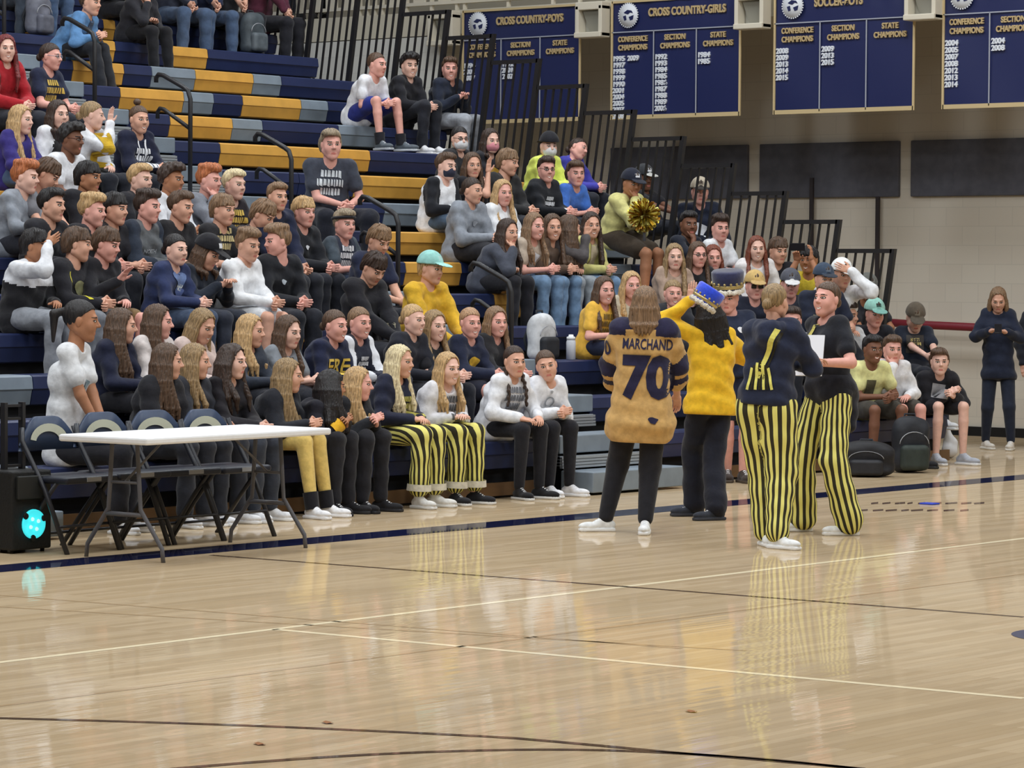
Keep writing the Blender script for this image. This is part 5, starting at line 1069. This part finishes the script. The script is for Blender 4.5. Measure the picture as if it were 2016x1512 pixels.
# ------------------------------------------------------------------ folding table
tc = v3(13.62, 13.66, 0); ta = math.radians(3.5); te = empty('folding_table', tc, ta); tag(te, 'long white folding table with grey steel legs in front of the folding chairs', 'table')
WT = mat('white_tabletop', (236, 238, 242), .45, .02, (20, 20, 20), .05); GS = mat('grey_steel', (92, 92, 98), .45, spec=.5)
MB().box((-.85, -.355, .700), (.85, .355, .742), .012).done('tabletop', WT, te)
for q in (-1, 1):
    x = q*.655
    for r_ in (-1, 1): m = MB(); m.tube([(x, r_*.10, .70), (x, r_*.12, .42), (x, r_*.13, .30), (x, r_*.30, .08), (x, r_*.31, .0)], .0135, 10); m.done('leg', GS, te)
    m = MB(); m.tube([(x, -.145, .27), (x, .145, .27)], .014, 8); m.tube([(x, 0, .46), (x-q*.34, 0, .695)], .008, 6); m.tube([(x, -.115, .46), (x, .115, .46)], .009, 6); m.done('cross_brace', GS, te)
# folding chairs
CN = mat('chair_vinyl', (52, 66, 92), .4, .1, (10, 10, 10), .1); CB = mat('chair_frame', (34, 36, 44), .4, spec=.5); LB = mat('chair_label', (206, 212, 196), .6); 
def chair(px, py, label, lean):
    p = onY(px, py, 14.52); e = empty('folding_chair', (p[0]-.04, 14.36, 0), math.pi+lean); tag(e, label, 'chair', 'navy folding chairs behind the white table'); k_ = p[2]/.80
    e.scale = (1.12, 1, k_)
    # local +y = the way the sitter faces
    for q in (-1, 1):
        MB().tube([(q*.20, -.16, .74), (q*.215, -.14, .66), (q*.215, .05, .38), (q*.215, .24, .0)], .015, 8).done('front_leg', CB, e)
        MB().tube([(q*.185, .13, .43), (q*.185, -.05, .23), (q*.185, -.24, .0)], .0145, 8).done('rear_leg', CB, e)
    for w2, y2, z2 in ((.215, .17, .16), (.185, -.17, .09)): MB().tube([(-w2, y2, z2), (w2, y2, z2)], .009, 6).done('crossbar', CB, e)
    s = SD((-.26, -.26, .36), (.26, .26, .5), .009); s.rbox((0, .03, .435), (.205, .20, .022), .018, 0); V, Q = s.mesh(); st = link('seat', mk('seat', V, Q, None, True), e, [mat('dark_seat', (34, 38, 50), .45)])
    MB().box((-.055, .228, .424), (.055, .2345, .450)).done('seat_label', mat('stencil_label', (150, 152, 156), .7), st)
    # curved backrest
    n = 20; V, Q = [], []
    prof = lambda u: .80-.10*max(0, abs(u)-.35)**1.5*3.2
    for i in range(n+1):
        u = -1+2*i/n; x = u*.225; yb = -.185+.035*u*u
        for (yy, zz) in ((yb+.012, prof(u)), (yb+.018, .60), (yb-.014, .60), (yb-.010, prof(u)+.004)): V.append((x, yy, zz))
    for i in range(n):
        for j in range(4): Q.append((i*4+j, i*4+(j+1) % 4, (i+1)*4+(j+1) % 4, (i+1)*4+j))
    Q += [(0, 1, 2, 3), (n*4+3, n*4+2, n*4+1, n*4)]; br = link('backrest', mk('back', V, Q), e, [CN])
    bm = bmesh.new(); A = [bm.verts.new((.145*math.cos(t_)*-1, -.162+.010*math.cos(t_)**2*1.0+.004, .655+.105*math.sin(t_))) for t_ in np.linspace(.12, math.pi-.12, 15)]; Bv = [bm.verts.new((.092*math.cos(t_)*-1, -.164+.006, .650+.062*math.sin(t_))) for t_ in np.linspace(.12, math.pi-.12, 15)]
    for i in range(14): bm.faces.new((A[i], A[i+1], Bv[i+1], Bv[i]))
    me = bpy.data.meshes.new('l'); bm.to_mesh(me); bm.free(); link('back_label', me, br, [LB])
chair(106, 820, 'navy folding chair, leftmost of the four behind the table', .06); chair(212, 812, 'navy folding chair second from the left, behind the table', .02); chair(312, 808, 'navy folding chair third from the left, behind the table', -.03); chair(412, 806, 'navy folding chair, rightmost of the four behind the table', .03)
# loudspeaker with cyan light
e = empty('loudspeaker', (12.78, 14.38, 0)); tag(e, 'black loudspeaker box with glowing cyan cone at the left edge', 'loudspeaker')
SPB = mat('speaker_black', (26, 27, 28), .6, .1, (60, 60, 60), .3); MB().box((-.02, -.02, .02), (.30, .32, .50), .012).done('cabinet', SPB, e).location = (-.02, .0, 0)
m = MB(); m.box((-.01, -.045, .33), (.25, -.02, .47), .006); m.done('horn_grille', mat('grille', (40, 42, 42), .5), e)
RX = Matrix.Translation((.125, -.024, .175)) @ Matrix.Rotation(math.pi/2, 4, 'X')
o = MB().lathe([(.01, .004), (.045, .002), (.078, .010), (.088, .016), (.090, .004), (.090, .0)], n=32, M=RX).done('lit_cone', mat('cyan_light', (60, 214, 224), .4, emit=.9), e)
for j in range(4): a_ = j*math.pi/2+.5; MB().lathe([(.002, .014), (.013, .014), (.010, .022)], (.035*math.cos(a_), .035*math.sin(a_), 0), 10, RX).done('cone_screw', mat('pale_cyan', (190, 240, 244), .4, emit=.8), o)
m = MB(); 
for j in range(3): a_ = j*2.1+.4; m.lathe([(.002, .012), (.022, .012), (.018, .02)], (.086*math.cos(a_), .086*math.sin(a_), 0), 10, RX)
m.done('cone_clamp', SPB, o); 
for q in ((.0, .02), (.24, .02), (.0, .26), (.24, .26)): MB().lathe([(.012, 0), (.014, .02)], (q[0], q[1], 0), 10).done('foot', mat('rubber', (20, 20, 20), .7), e)
# black barred frame behind the loudspeaker
p0 = onY(8, 940, 14.55); p1 = onY(43, 940, 14.55); zt = onY(30, 792, 14.55)[2]; e = empty('barred_frame', (p0[0], 14.55, 0)); tag(e, 'black upright frame with crossbars behind the loudspeaker', 'frame'); w_ = p1[0]-p0[0]
for x_ in (0, w_): MB().box((x_-.012, -.02, 0), (x_+.012, .02, zt)).done('post', BLK, e)
for z_ in (zt-.02, zt-.10, .52, .30): MB().box((0, -.012, z_-.008), (w_, .012, z_+.008)).done('crossbar', BLK, e)
p = onZ(1897, 903, 0); s = SD((-.16, -.12, -.01), (.16, .12, .34), .010); s.ell((0, 0, .09), (.09, .07, .10), 0); s.cone((0, 0, .15), (-.04, .01, .30), .05, .015, .03); s.fold(.008, 50, 1.)
V, Q = s.mesh(); V[:, 2] -= V[:, 2].min(); o = link('plastic_bag', mk('bag', V, Q, None, True), None, [mat('thin_plastic', (232, 234, 240), .35)], (p[0], p[1]+.15, 0)); tag(o, 'white plastic bag on the floor behind the bare-legged boy at the row end', 'bag')
p = onZ(1830, 993, 0); o = MB().box((-.05, -.06, 0), (.05, .06, .012), .004).done('blue_scrap', mat('blue_scrap', (50, 70, 190), .5), None, (p[0], p[1], 0)); tag(o, 'small blue scrap lying on the painted floor letters', 'scrap')
# scraps on the floor
for x, y, l in ((645, 1424, 'small leaf scrap left of centre near the lower curved lines'), (511, 1466, 'small leaf scrap nearest the bottom edge on the floor'), (1361, 1402, 'small orange leaf scrap under the yellow reflection')):
    p = onZ(x, y, 0); n = 7; V = [(0, 0, .008)]+[(.018*math.cos(j*.9)*(1+.4*math.sin(j*2)), .03*math.sin(j*.9), .002+.004*(j % 2)) for j in range(n)]; me = bpy.data.meshes.new('s'); me.from_pydata(V, [], [(0, j+1, (j+1) % n+1) for j in range(n)]); o = link('leaf_scrap', me, None, [mat('dry_leaf', (150, 100, 60), .8)], (p[0], p[1], .001)); tag(o, l, 'leaf', 'leaf scraps on the floor')
